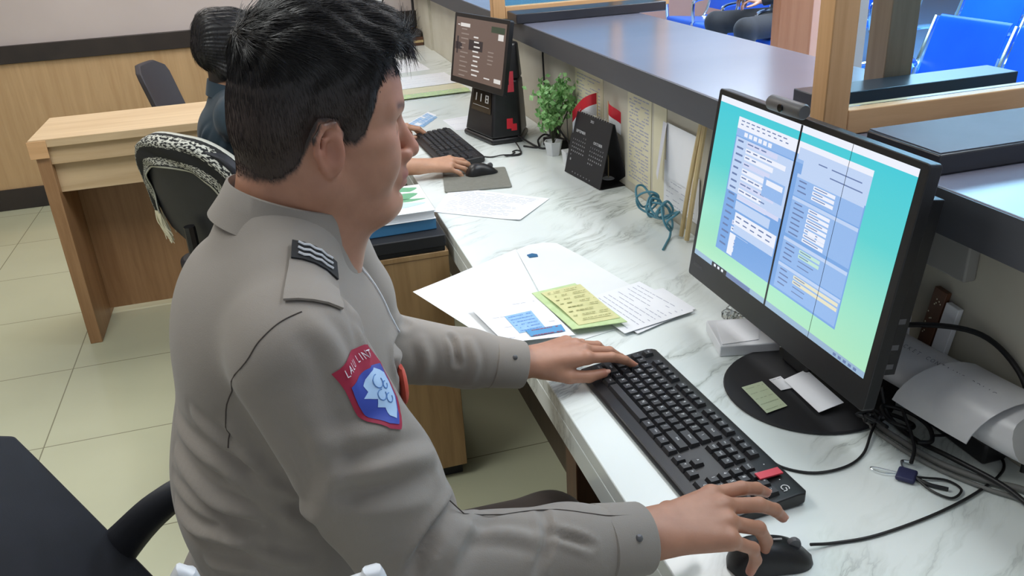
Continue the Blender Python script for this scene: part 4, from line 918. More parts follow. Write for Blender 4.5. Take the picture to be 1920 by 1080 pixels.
def build_scarf():
    loc = Vector((-0.10, 2.86, 0)); rz = math.radians(133)
    # outline of the backrest in chair space (x along the back, z up), then hanging past the far corner
    path = [(-0.225, 0.64), (-0.228, 0.74), (-0.205, 0.85), (-0.13, 0.918), (-0.03, 0.936), (0.07, 0.934), (0.15, 0.908), (0.205, 0.855), (0.232, 0.79), (0.240, 0.72), (0.243, 0.66)]
    wid = [0.07, 0.085, 0.095, 0.10, 0.10, 0.10, 0.095, 0.085, 0.070, 0.060, 0.055]
    P = catmull([(x, 0, z) for x, z in path], 7); Wd = catmull([(w, 0, 0) for w in wid], 7); k = 14; vs = []; uv = []
    def ypl(x, z): return 0.17+0.045*(1-(2*x/0.46)**2)+0.22*(z-0.57)+0.035
    for i, p in enumerate(P):
        d = (P[min(i+1, len(P)-1)]-P[max(i-1, 0)]).normalized(); inw = Vector((d.z, 0, -d.x))
        if inw.dot(Vector((0, 0, 0.75))-p+Vector((0, 0, 0))) < 0: inw = -inw
        for j in range(k+1):
            s = j/k; off = -0.008+Wd[i].x*(s-0.12)*1.05; q = p+inw*max(off, -0.008)
            wrap = max(0, 0.22-s)/0.22
            y = ypl(max(-0.23, min(0.23, q.x)), q.z)+0.010+0.006*math.sin(s*9+i*0.35)*s-0.062*wrap**0.8
            vs.append((q.x, y, q.z+0.004*wrap)); uv.append((i/len(P), 1-s, 0))
    fs = []
    for i in range(len(P)-1):
        for j in range(k): a = i*(k+1)+j; fs.append((a, a+1, a+k+2, a+k+1))
    me = bpy.data.meshes.new('scarf'); me.from_pydata(vs, [], fs); me.materials.append(M['scarf'])
    at = me.attributes.new('uvw', 'FLOAT_VECTOR', 'POINT'); at.data.foreach_set('vector', [x for q in uv for x in q])
    me.polygons.foreach_set('use_smooth', [True]*len(me.polygons))
    o = bpy.data.objects.new('scarf', me); COL.objects.link(o); o.location = loc; o.rotation_euler = (0, 0, rz); sm = o.modifiers.new('thick', 'SOLIDIFY'); sm.thickness = 0.004; sm.offset = 0
    tag(o, 'black and white patterned scarf with cream fringe draped over the chair back', 'scarf')
    g = G(); r = random.Random(4)
    for q in range(60):
        s = q/59; p = Vector(vs[(len(P)-1)*(k+1)+int(round(s*k))])
        L = r.uniform(0.075, 0.10)
        g.tube([p, p+Vector((r.gauss(0, .002)-0.008, r.gauss(0, .003), -L*.5)), p+Vector((-0.022-0.012*s+r.gauss(0, .004), r.gauss(0, .004), -L))], lambda t: 0.0024*(1-0.5*t), 5, 3)
    f = g.build('fringe', 'cream', o); f['kind'] = 'stuff'
build_scarf()
# distant small chair behind the wooden desk
t = thing('office_chair', 'small dark chair back showing above the light wooden desk', 'chair', (-0.40, 4.75, 0), math.radians(70))
B = curved_panel(0.30, 0.34, 0.03, bend=0.03, lean=0.28, r=0.07); B.build('backrest', mat('chair_grey', srgb(62, 58, 62), 0.6), t, bevel=0.006, loc=(0.0, 0.10, 0.52))
G().prism(rrect(0.42, 0.4, 0.07, 6), 0, 0.05).build('seat', 'chair_black', t, bevel=0.01, loc=(0, -0.08, 0.42))
for sx in (1, -1):
    for sy in (1, -1): G().tube([(sx*0.17, -0.08+sy*0.16, 0.42), (sx*0.2, -0.08+sy*0.19, 0)], 0.011, 8, smooth=False).build('leg', 'black', t)
for sx in (1, -1): G().tube([(sx*0.12, 0.11, 0.43), (sx*0.12, 0.125, 0.56)], 0.01, 8, smooth=False).build('back_bracket', 'black', t)

# ------------------------------------------------------------------ waiting-hall benches
def strip_g(prof, y0, y1):
    P = catmull([(x, 0, z) for x, z in prof], 4); g = G(); rings = []
    for i, p in enumerate(P):
        d = (P[min(i+1, len(P)-1)]-P[max(i-1, 0)]).normalized(); nn = Vector((-d.z, 0, d.x))*0.004
        rings.append([(p.x-nn.x, y0, p.z-nn.z), (p.x-nn.x, y1, p.z-nn.z), (p.x+nn.x, y1, p.z+nn.z), (p.x+nn.x, y0, p.z+nn.z)])
    return g.loft(rings)
def bench(label, x, y0, n, pitch=0.53):
    """blue steel bench facing the counter (-X)"""
    t = thing('waiting_bench', label, 'bench', (x, y0, 0)); hw = pitch/2-0.03
    seat = [(-0.22, 0.40), (-0.20, 0.43), (-0.10, 0.425), (0.05, 0.41), (0.16, 0.40), (0.20, 0.42)]
    back = [(0.225, 0.48), (0.25, 0.58), (0.285, 0.70), (0.325, 0.83), (0.345, 0.86)]
    for k in range(n):
        y = k*pitch
        strip_g(seat, y-hw, y+hw).build('seat', 'blue_paint', t, bevel=0.003); strip_g(back, y-hw, y+hw).build('backrest', 'blue_paint', t, bevel=0.003)
    for k in range(n+1):
        y = (k-0.5)*pitch
        G().tube([(-0.21, y, 0.40), (0.10, y, 0.385), (0.20, y, 0.43), (0.27, y, 0.65), (0.34, y, 0.85)], 0.013, 8).build('side_frame', 'chrome', t)
        G().tube([(-0.20, y, 0.41), (-0.21, y, 0.56), (-0.18, y, 0.62), (0.0, y, 0.635), (0.20, y, 0.63), (0.245, y, 0.60)], 0.016, 8).build('armrest', 'chrome', t)
    G().box(0.0, -0.3, 0.355, 0.06, (n-1)*pitch+0.3, 0.38).build('beam', 'chrome', t)
    for y in (-0.1, (n-1)*pitch+0.1):
        lg = G(); lg.tube([(-0.25, y, 0.015), (0.28, y, 0.015)], 0.015, 8, smooth=False); lg.box(0.01, y-0.02, 0.02, 0.05, y+0.02, 0.354); lg.build('leg', 'chrome', t)
    return t
bench('blue steel waiting bench nearest the tinted window', 3.12, 2.55, 3)
bench('blue steel waiting bench in the second row beyond the tinted window', 4.10, 2.35, 5)
bench('blue steel waiting bench in the third row beyond the tinted window', 5.10, 2.9, 5)
bench('blue steel waiting bench that the visitor in black sits on', 3.95, 5.85, 4)
bench('blue steel waiting bench behind the visitor in black', 4.95, 6.3, 4)

# ------------------------------------------------------------------ implicit-surface modelling for figures
class SDF:
    def __init__(s): s.p = []
    def _add(s, kind, prm, k, op, lo, hi): s.p.append((kind, prm, k, op, np.array(lo, float), np.array(hi, float)))
    def cone(s, a, b, ra, rb, k=0.01, op=1, flat=None, fs=1.0):
        a = np.array(a, float); b = np.array(b, float); r = max(ra, rb)
        s._add('c', (a, b, ra, rb, None if flat is None else _n(np.array(flat, float)), fs), k, op, np.minimum(a, b)-r*max(1, 1/fs), np.maximum(a, b)+r*max(1, 1/fs)); return s
    def chain(s, pts, rs, k=0.01, **kw):
        for i in range(len(pts)-1): s.cone(pts[i], pts[i+1], rs[i], rs[i+1], k, **kw)
        return s
    def ell(s, c, r, k=0.01, op=1, R=None):
        c = np.array(c, float); r = np.array(r, float); m = r.max(); s._add('e', (c, r, None if R is None else np.array(R, float)), k, op, c-m, c+m); return s
    def cut(s, c, n, rad, k=0.002):      # remove the half space beyond plane (c, n), only within rad of c
        c = np.array(c, float); s._add('h', (c, _n(np.array(n, float)), rad), k, -1, c-rad, c+rad); return s
    def ev(s, X, lo=None, hi=None):
        d = np.full(len(X), 0.5)
        for kind, prm, k, op, bl, bh in s.p:
            if lo is not None:
                mg = k+0.02
                if np.any(bl-mg > hi) or np.any(bh+mg < lo): continue
            if kind == 'c':
                a, b, ra, rb, fl, fs = prm; ba = b-a; pa = X-a
                h = np.clip(pa@ba/max(1e-12, ba@ba), 0, 1); q = pa-h[:, None]*ba
                if fl is not None: q = q+np.outer(q@fl, fl)*(fs-1)
                e = np.sqrt((q*q).sum(1))-(ra+(rb-ra)*h)
                if fs > 1 and fl is not None: e = e/ (1+0.5*(fs-1))
            elif kind == 'e':
                c, r, R = prm; q = X-c
                if R is not None: q = q@R
                k0 = np.sqrt(((q/r)**2).sum(1)); k1 = np.sqrt(((q/(r*r))**2).sum(1))+1e-9; e = k0*(k0-1)/k1
            else:
                c, n, rad = prm; q = X-c; e = np.maximum(-(q@n), np.sqrt((q*q).sum(1))-rad)
            if op > 0:
                h = np.clip(0.5+0.5*(d-e)/k, 0, 1); d = d*(1-h)+e*h-k*h*(1-h)
            else:
                e = -e; h = np.clip(0.5-0.5*(d-e)/k, 0, 1); d = d*(1-h)+e*h+k*h*(1-h)
        return d
    def bounds(s):
        P = [p for p in s.p if p[3] > 0]; return np.min([p[4] for p in P], 0)-0.02, np.max([p[5] for p in P], 0)+0.02

def mesh_field(fn, lo, hi, vox, T=24):
    """naive surface nets of fn(X, tile_lo, tile_hi) on a grid, filled tile by tile"""
    n = np.ceil((hi-lo)/vox/T).astype(int)*T
    F = np.full(n, 1.0, np.float32); rad = T*vox*0.5*1.7321
    nt = n//T; cs = np.stack(np.meshgrid(*[np.arange(q) for q in nt], indexing='ij'), -1).reshape(-1, 3)
    cc = lo+(cs+0.5)*T*vox; dc = fn(cc, None, None)
    li = np.stack(np.meshgrid(*[np.arange(T)]*3, indexing='ij'), -1).reshape(-1, 3)*vox
    for t, d in zip(cs, dc):
        sl = tuple(slice(a*T, a*T+T) for a in t)
        if d < -rad*1.5: F[sl] = -1; continue
        if d > rad*2.2+0.02: continue
        o = lo+t*T*vox; F[sl] = fn(o+li, o, o+T*vox).reshape(T, T, T)
    S_ = F < 0
    c = S_[:-1, :-1, :-1].astype(np.int8)
    cnt = np.zeros(np.array(F.shape)-1, np.int8)
    offs = [(i, j, k) for i in (0, 1) for j in (0, 1) for k in (0, 1)]
    for i, j, k in offs: cnt += S_[i:i+cnt.shape[0], j:j+cnt.shape[1], k:k+cnt.shape[2]]
    A = np.argwhere((cnt > 0) & (cnt < 8)); idx = np.full(cnt.shape, -1, np.int32); idx[A[:, 0], A[:, 1], A[:, 2]] = np.arange(len(A))
    val = {o: F[A[:, 0]+o[0], A[:, 1]+o[1], A[:, 2]+o[2]] for o in offs}
    acc = np.zeros((len(A), 3)); w = np.zeros(len(A))
    for o in offs:
        for ax in range(3):
            if o[ax]: continue
            q = tuple(1 if m == ax else o[m] for m in range(3)); a, b = val[o], val[q]; m = (a < 0) != (b < 0)
            t = np.where(m, a/(a-b+1e-12), 0); P = np.array(o, float)[None, :].repeat(len(A), 0); P[:, ax] += t
            acc[m] += P[m]; w[m] += 1
    V = lo+(A+acc/np.maximum(w, 1)[:, None])*vox
    Q = []
    for ax in range(3):
        u, v = (ax+1) % 3, (ax+2) % 3
        s0 = [slice(None)]*3; s1 = [slice(None)]*3; s0[ax] = slice(0, -1); s1[ax] = slice(1, None)
        a = S_[tuple(s0)]; b = S_[tuple(s1)]; E = np.argwhere(a != b); E = E[(E[:, u] > 0) & (E[:, v] > 0) & (E[:, u] < F.shape[u]-1) & (E[:, v] < F.shape[v]-1)]
        ins = a[E[:, 0], E[:, 1], E[:, 2]]
        def g(du, dv): e = E.copy(); e[:, u] -= du; e[:, v] -= dv; return idx[e[:, 0], e[:, 1], e[:, 2]]
        q = np.stack([g(1, 1), g(0, 1), g(0, 0), g(1, 0)], 1); q[~ins] = q[~ins][:, ::-1]; Q.append(q)
    Q = np.concatenate(Q); return V, Q[(Q >= 0).all(1)]
def relax(V, Q, it=2, lam=0.5):
    E = np.concatenate([Q[:, [0, 1]], Q[:, [1, 2]], Q[:, [2, 3]], Q[:, [3, 0]]]); n = len(V)
    deg = np.bincount(E[:, 0], minlength=n)+np.bincount(E[:, 1], minlength=n)
    for k in range(it):
        for f in (lam, -lam*1.02):
            L = np.stack([np.bincount(E[:, 0], V[E[:, 1], a], n)+np.bincount(E[:, 1], V[E[:, 0], a], n) for a in range(3)], 1)/np.maximum(deg, 1)[:, None]
            V = V+f*(L-V)
    return V
def vnormals(V, Q):
    N = np.cross(V[Q[:, 2]]-V[Q[:, 0]], V[Q[:, 3]]-V[Q[:, 1]]); out = np.zeros_like(V)
    for c in range(4):
        for a in range(3): out[:, a] += np.bincount(Q[:, c], N[:, a], len(V))
    return out/(np.linalg.norm(out, axis=1)[:, None]+1e-12)
def np_mesh(name, V, Q, m, parent=None, loc=(0, 0, 0), col=None):
    me = bpy.data.meshes.new(name); loc = np.array(loc, float)
    me.vertices.add(len(V)); me.vertices.foreach_set('co', (V-loc).astype(np.float32).ravel())
    me.loops.add(Q.size); me.loops.foreach_set('vertex_index', Q.astype(np.int32).ravel())
    k = Q.shape[1]; me.polygons.add(len(Q)); me.polygons.foreach_set('loop_start', np.arange(0, Q.size, k, dtype=np.int32))
    try: me.polygons.foreach_set('loop_total', np.full(len(Q), k, np.int32))
    except Exception: pass
    me.update(calc_edges=True); me.validate()
    me.polygons.foreach_set('use_smooth', np.ones(len(me.polygons), bool))
    if col is not None:
        a = me.color_attributes.new('col', 'FLOAT_COLOR', 'POINT'); a.data.foreach_set('color', np.concatenate([col, np.ones((len(col), 1))], 1).astype(np.float32).ravel())
    me.materials.append(M[m] if isinstance(m, str) else m)
    o = bpy.data.objects.new(name, me); COL.objects.link(o)
    if parent is not None: o.parent = parent; o.location = tuple(loc-np.array(parent.location))
    else: o.location = tuple(loc)
    return o

def rotz(a): c, s = math.cos(a), math.sin(a); return np.array([[c, -s, 0], [s, c, 0], [0, 0, 1]])
def roty(a): c, s = math.cos(a), math.sin(a); return np.array([[c, 0, s], [0, 1, 0], [-s, 0, c]])
def rotx(a): c, s = math.cos(a), math.sin(a); return np.array([[1, 0, 0], [0, c, -s], [0, s, c]])
rad = math.radians

def head_prims(s, c, R, sc=1.0, detail=True, ears=True):
    """c head centre (between the ears at eye level), R columns = forward, left, up"""
    c = np.array(c, float)
    P = lambda x, y, z: c+R@(np.array([x, y, z])*sc)
    E = lambda x, y, z, r, k=0.01, op=1, RR=None: s.ell(P(x, y, z), np.array(r)*sc, k*sc, op, R if RR is None else R@RR)
    E(-0.007, 0, 0.030, (0.085, 0.077, 0.083))
    E(-0.030, 0, 0.008, (0.060, 0.066, 0.064), 0.02)
    E(0.026, 0, 0.030, (0.062, 0.064, 0.062), 0.03)
    E(0.024, 0, -0.030, (0.062, 0.064, 0.062), 0.025)
    for y in (1, -1):
        s.cone(P(-0.012, 0.052*y, -0.052), P(0.055, 0.026*y, -0.092), 0.027*sc, 0.022*sc, 0.025*sc)
        E(0.044, 0.040*y, -0.036, (0.034, 0.028, 0.036), 0.02)          # cheek
        E(0.034, 0.050*y, -0.012, (0.032, 0.020, 0.014), 0.012)         # cheekbone
        s.cone(P(0.0815, 0.012*y, 0.020), P(0.062, 0.048*y, 0.021), 0.0085*sc, 0.0075*sc, 0.012*sc)   # brow
    E(0.070, 0, -0.094, (0.024, 0.028, 0.020), 0.02)
    E(0.030, 0, -0.090, (0.052, 0.048, 0.026), 0.02)                    # under the chin
    if detail:
        for y in (1, -1):
            E(0.088, 0.031*y, 0.001, (0.016, 0.017, 0.0095), 0.010, -1)
            E(0.0655, 0.031*y, -0.001, (0.0145, 0.0145, 0.0135), 0.0035)
            E(0.0805, 0.031*y, -0.0065, (0.0035, 0.0125, 0.0009), 0.0012, -1)   # lid slit
    s.cone(P(0.080, 0, 0.010), P(0.1035, 0, -0.030), 0.0075*sc, 0.0100*sc, 0.010*sc)
    E(0.103, 0, -0.034, (0.011, 0.012, 0.009), 0.006)
    for y in (1, -1):
        E(0.0925, 0.0145*y, -0.0375, (0.0105, 0.0065, 0.0075), 0.005)
        if detail: E(0.0985, 0.0070*y, -0.0435, (0.0050, 0.0032, 0.0030), 0.002, -1)
    E(0.080, 0, -0.060, (0.019, 0.028, 0.022), 0.012)                   # muzzle
    E(0.0925, 0, -0.0595, (0.0080, 0.0205, 0.0046), 0.005)
    E(0.0908, 0, -0.0697, (0.0082, 0.0175, 0.0052), 0.005)
    if detail: E(0.100, 0, -0.0645, (0.010, 0.0225, 0.0011), 0.0015, -1)
    E(0.086, 0, -0.0800, (0.010, 0.020, 0.0035), 0.006, -1) if detail else None
    if ears:
        for y in (1, -1):
            RR = rotz(rad(24*y))@rotx(0)@roty(rad(-8))
            E(-0.010, 0.0775*y, -0.013, (0.0185, 0.0070, 0.0295), 0.006, 1, RR)
            E(-0.006, 0.0885*y, -0.014, (0.0095, 0.0060, 0.0165), 0.003, -1, RR)
            pts = [(0.003, .076, -.012), (0.004, .079, 0.004), (-0.004, .0825, 0.0145), (-0.016, .0865, 0.0125), (-0.0235, .0890, 0.000), (-0.0225, .0870, -0.016), (-0.0155, .0820, -0.030), (-0.0085, .0785, -0.0395)]
            s.chain([P(x, yy*y, z) for x, yy, z in pts], [q*sc for q in (.003, .0032, .0036, .0038, .0038, .0036, .0036, .0050)], 0.0025*sc)
            s.chain([P(x, yy*y, z) for x, yy, z in ((-0.004, .081, .003), (-0.015, .0845, -0.002), (-0.0165, .0835, -0.016), (-0.009, .080, -0.027))], [.0026*sc]*4, 0.003*sc)
            s.cone(P(0.002, .0765*y, -.013), P(0.0015, .0785*y, -.019), 0.0038*sc, 0.003*sc, 0.002*sc)
    return P

FING = [(0.088, 0.0270, (0.045, 0.026, 0.021), (0.0092, 0.0082, 0.0074, 0.0062)), (0.092, 0.0075, (0.050, 0.030, 0.022), (0.0095, 0.0084, 0.0075, 0.0063)),
        (0.086, -0.0125, (0.046, 0.028, 0.022), (0.0090, 0.0080, 0.0072, 0.0060)), (0.078, -0.0305, (0.036, 0.021, 0.019), (0.0080, 0.0070, 0.0063, 0.0054))]
def hand_prims(s, w, R, side, bends, splay, thumb, sc=1.0):
    """w wrist, R columns = forward, left, dorsal; side +1 when the thumb is on the left"""
    w = np.array(w, float); P = lambda v: w+R@(np.array(v)*sc); k = 0.006*sc; info = {}
    s.cone(P((-0.05, 0, 0)), P((0.005, 0, 0)), 0.027*sc, 0.0255*sc, 0.012*sc, flat=R[:, 2], fs=1.25)
    s.cone(P((0.005, 0.006*side, 0)), P((0.070, 0.010*side, 0.000)), 0.024*sc, 0.022*sc, 0.012*sc, flat=R[:, 2], fs=1.35)
    s.cone(P((0.005, -0.006*side, 0)), P((0.066, -0.016*side, -0.002)), 0.022*sc, 0.020*sc, 0.012*sc, flat=R[:, 2], fs=1.35)
    tips = []
    for i, (kx, ky, L, rr) in enumerate(FING):
        kz = (0.003, 0.004, 0.002, -0.003)[i]; ky = ky*side
        p = np.array([kx, ky, kz]); s.cone(P((0.018, ky*0.45, 0)), P(p), 0.0125*sc, 0.0108*sc, 0.008*sc)
        a = 0; ya = rad(splay[i])*side; q = p; prev = P(p)
        s.ell(P(p+np.array([0, 0, 0.0015])), np.array([0.0105, 0.0098, 0.0098])*sc, 0.005*sc, 1, R)
        for j in range(3):
            a += rad(bends[i][j]); d = np.array([math.cos(a)*math.cos(ya), math.cos(a)*math.sin(ya), -math.sin(a)])
            q2 = q+d*L[j]; s.cone(P(q), P(q2), rr[j]*sc, rr[j+1]*sc, 0.0030*sc if j else 0.0050*sc); q = q2
        up_ = np.array([math.sin(a)*math.cos(ya), math.sin(a)*math.sin(ya), math.cos(a)])
        tips.append((P(q), R@d, R@up_, rr[3]*sc))
    (y0, p0), (y1, p1), (y2, p2) = thumb        # yaw and pitch (deg) of the three thumb bones
    q = np.array([0.016, 0.017*side, -0.010])
    for j, (yw, pt) in enumerate(thumb):
        L = (0.044, 0.034, 0.027)[j]; r0, r1 = ((0.0150, 0.0115), (0.0112, 0.0100), (0.0100, 0.0078))[j]
        yw = rad(yw)*side; pt = rad(pt); d = np.array([math.cos(pt)*math.cos(yw), math.cos(pt)*math.sin(yw), -math.sin(pt)])
        q2 = q+d*L; s.cone(P(q), P(q2), r0*sc, r1*sc, (0.010, 0.004, 0.003)[j]*sc); q = q2
    tips.append((P(q), R@d, R@np.array([0, math.sin(rad(35))*side, math.cos(rad(35))]), 0.0078*sc))
    return tips
def nails(name, tips, parent, m):
    for P, d, u, r in tips:
        g = G(); u = u-d*(u@d); u = u/np.linalg.norm(u); l = np.cross(u, d); rings = []
        for i in range(6):
            x = -0.006+0.0021*i*1.0*r/0.0062*1.15; ww = r*0.72*(1-0.10*(i/5)) if i < 5 else r*0.45
            rings.append([tuple(P+d*x+l*(ww*math.sin(b))+u*(r*0.92*math.cos(b)*0.9+r*0.17+h-0.0004)) for b, h in [(t, 0.0) for t in np.linspace(-0.95, 0.95, 7)]+[(t, -0.0012) for t in np.linspace(0.95, -0.95, 7)]])
        o = g.loft(rings).build(name, m, parent, ang=60); o.matrix_parent_inverse = Matrix.Translation(-Vector(parent.location))

def skin_mat(name):
    m = mat(name, (0.5, 0.3, 0.2), 0.47); at = nd(m, 'ShaderNodeAttribute'); at.attribute_name = 'col'
    n = nd(m, 'ShaderNodeTexNoise'); n.inputs['Scale'].default_value = 45; n.inputs['Detail'].default_value = 4; t = nd(m, 'ShaderNodeTexCoord'); lk(m, t.outputs['Object'], n.inputs['Vector'])
    r = ramp(m, n.outputs['Fac'], [(0.3, (0.90, 0.87, 0.86)), (0.7, (1.05, 1.04, 1.04))])
    mx = nd(m, 'ShaderNodeMix', data_type='RGBA', blend_type='MULTIPLY'); mx.inputs[0].default_value = 1; lk(m, at.outputs['Color'], mx.inputs[6]); lk(m, r, mx.inputs[7]); lk(m, mx.outputs[2], bsdf(m).inputs['Base Color'])
    b = bsdf(m); b.inputs['Subsurface Weight'].default_value = 0.12; b.inputs['Subsurface Radius'].default_value = (0.010, 0.004, 0.002); b.inputs['Subsurface Scale'].default_value = 0.6
    n2 = nd(m, 'ShaderNodeTexNoise'); n2.inputs['Scale'].default_value = 420; lk(m, t.outputs['Object'], n2.inputs['Vector']); bump(m, n2.outputs['Fac'], 0.12, 0.0006); return m
M['skin'] = skin_mat('skin')
def cloth_mat(name, c1, c2, ws=900, rough=0.82, b=0.25):
    m = mat(name, c1, rough, Sheen_Weight=0.15); v = coords(m, (6, 6, 6)); n = nd(m, 'ShaderNodeTexNoise'); n.inputs['Scale'].default_value = 1; n.inputs['Detail'].default_value = 5
    lk(m, v, n.inputs['Vector']); lk(m, ramp(m, n.outputs['Fac'], [(0.3, c1), (0.7, c2)]), bsdf(m).inputs['Base Color'])
    v2 = coords(m, (ws, ws, ws)); n2 = nd(m, 'ShaderNodeTexNoise'); n2.inputs['Scale'].default_value = 1; lk(m, v2, n2.inputs['Vector']); bump(m, n2.outputs['Fac'], b, 0.0008); return m
M['uniform'] = cloth_mat('uniform_cloth', srgb(147, 139, 131), srgb(141, 133, 126))
M['uniform_dk'] = cloth_mat('uniform_trousers', srgb(58, 46, 40), srgb(52, 42, 36))
M['teal_cloth'] = cloth_mat('teal_cloth', srgb(44, 62, 74), srgb(38, 54, 66))
M['black_cloth'] = cloth_mat('black_cloth', srgb(24, 24, 28), srgb(30, 30, 34))
M['hair'] = mat('black_hair', srgb(26, 23, 25), 0.45)
_at = nd(M['hair'], 'ShaderNodeAttribute'); _at.attribute_name = 'col'; lk(M['hair'], _at.outputs['Color'], bsdf(M['hair']).inputs['Base Color']); M['nail'] = mat('nail', srgb(214, 160, 140), 0.35)
M['seam'] = mat('seam_thread', srgb(70, 62, 58), 0.9)
def smooth(x, a, b): t = np.clip((x-a)/(b-a), 0, 1); return t*t*(3-2*t)
SKIN = np.array(srgb(182, 134, 110)); SKIN_RED = np.array(srgb(188, 122, 104)); LIPS = np.array(srgb(168, 104, 98)); BROW = np.array(srgb(60, 44, 42)); DARK = np.array(srgb(34, 26, 26)); STUB = np.array(srgb(120, 90, 78))
def mixc(col, c, w): return col*(1-w[:, None])+c[None, :]*w[:, None]

def hair_field(s_head, c, R, sc, style):
    """hair shell: the skull pushed out by a thickness that falls to below zero at the hairline"""
    def th(X):
        q = (X-c)@R/sc; x, y, z = q[:, 0], np.abs(q[:, 1]), q[:, 2]
        if style == 'short':
            # hairline height as a function of x: forehead, temple, sideburn, behind the ear, nape
            hl = np.interp(x, [-0.12, -0.085, -0.055, -0.038, -0.027, -0.018, 0.002, 0.009, 0.020, 0.032, 0.041, 0.048, 0.056, 0.066, 0.11], [-0.058, -0.058, -0.052, -0.036, -0.010, 0.012, 0.012, -0.010, -0.014, -0.004, 0.020, 0.044, 0.064, 0.078, 0.082])
            e = (z-hl)+0.0010*np.sin(x*640+z*350)*np.sin(x*233+1.0)+0.0008*np.sin(x*1700-z*700)
            t = -0.0040+0.0046*smooth(e, -0.004, 0.010)+0.0045*smooth(e, 0.004, 0.060)+0.014*smooth(z, 0.045, 0.105)
            t += 0.008*smooth(x, 0.02, 0.07)*smooth(z, 0.076, 0.098)-0.002*smooth(-x, 0.06, 0.10)
        else:
            hl = np.interp(x, [-0.12, -0.06, -0.03, 0.0, 0.03, 0.05, 0.066, 0.11], [-0.10, -0.10, -0.09, -0.06, -0.03, 0.045, 0.075, 0.08])
            e = z-hl; t = -0.004+0.012*smooth(e, -0.01, 0.02)+0.012*smooth(z, 0.03, 0.1)+0.016*smooth(-x, 0.03, 0.11)
        return t*sc
    return th

def strands(V, N, c, R, sc, th, count, style, seed=3):
    rng = np.random.default_rng(seed); q = (V-c)@R/sc; t = th(V)/sc
    ok = np.where(t > -0.0026)[0]; pick = rng.choice(ok, count); P = V[pick]+N[pick]*np.maximum(0, 0.0003-t[pick])[:, None]*sc; Nn = N[pick]; L = q[pick]
    fwd, left, up = R[:, 0], R[:, 1], R[:, 2]
    whorl = c+R@(np.array([-0.065, 0.0, 0.105])*sc)
    away = P-whorl; D = away/np.linalg.norm(away, axis=1)[:, None]
    top = smooth(L[:, 2], 0.05, 0.095)[:, None]
    D = D*(1-0.55*top)+fwd[None, :]*0.8*top - up[None, :]*(0.9*(1-top)) + rng.normal(0, 0.10, P.shape)
    D -= Nn*(D*Nn).sum(1)[:, None]; D /= np.linalg.norm(D, axis=1)[:, None]
    ln = (0.0055+0.003*smooth(L[:, 2], -0.05, 0.0)+0.017*smooth(L[:, 2], 0.035, 0.10)+0.012*smooth(L[:, 0], 0.03, 0.08)*smooth(L[:, 2], 0.06, 0.09))*rng.uniform(0.6, 1.2, len(P))*sc
    if style == 'long': ln = 0.03*rng.uniform(0.6, 1.2, len(P))*sc
    lift = rng.uniform(0.02, 0.10, len(P))*(0.5+0.5*top[:, 0])
    VV = []; FF = []; seg = 4; w = 0.00042*sc; n = len(P)
    side = np.cross(D, Nn)
    for k in range(seg+1):
        u = k/seg; cpt = P-Nn*0.0003+D*(ln*u)[:, None]+Nn*(lift*ln*math.sin(PI*0.75*u)*1.2-ln*ln*u*u*3.2)[:, None]
        ww = w*(1-0.75*u)
        VV += [cpt+side*ww, cpt-side*ww*0.6+Nn*ww, cpt-side*ww*0.6-Nn*ww]
    for k in range(seg):
        for a in range(3):
            b = (a+1) % 3; i0 = (k*3+a)*n+np.arange(n); i1 = (k*3+b)*n+np.arange(n); FF.append(np.stack([i0, i1, i1+3*n, i0+3*n], 1))
    return np.concatenate(VV), np.concatenate(FF)

def folds(V, N, specs):
    """cloth folds: each spec = (polyline points, height, half width)"""
    D = np.zeros(len(V))
    for pts, amp, wd in specs:
        P = np.array(catmull(pts, 5)) if len(pts) > 2 else np.array(pts, float)
        best = np.full(len(V), 9.0); tt = np.zeros(len(V)); lo = P.min(0)-wd*4; hi = P.max(0)+wd*4; m = np.where(((V > lo) & (V < hi)).all(1))[0]
        if not len(m): continue
        X = V[m]; bd = best[m]; tb = tt[m]; n = len(P)-1
        for i in range(n):
            a, b = P[i], P[i+1]; ba = b-a; h = np.clip(((X-a)@ba)/(ba@ba+1e-12), 0, 1); d = np.linalg.norm(X-a-h[:, None]*ba, axis=1); s = d < bd; bd[s] = d[s]; tb[s] = (i+h[s])/n
        r = bd/wd; D[m] += amp*(np.exp(-r*r)-0.55*np.exp(-((r-1.7)/0.8)**2))*np.sin(PI*np.clip(tb*0.94+0.03, 0, 1))**0.5
    return V+N*D[:, None]

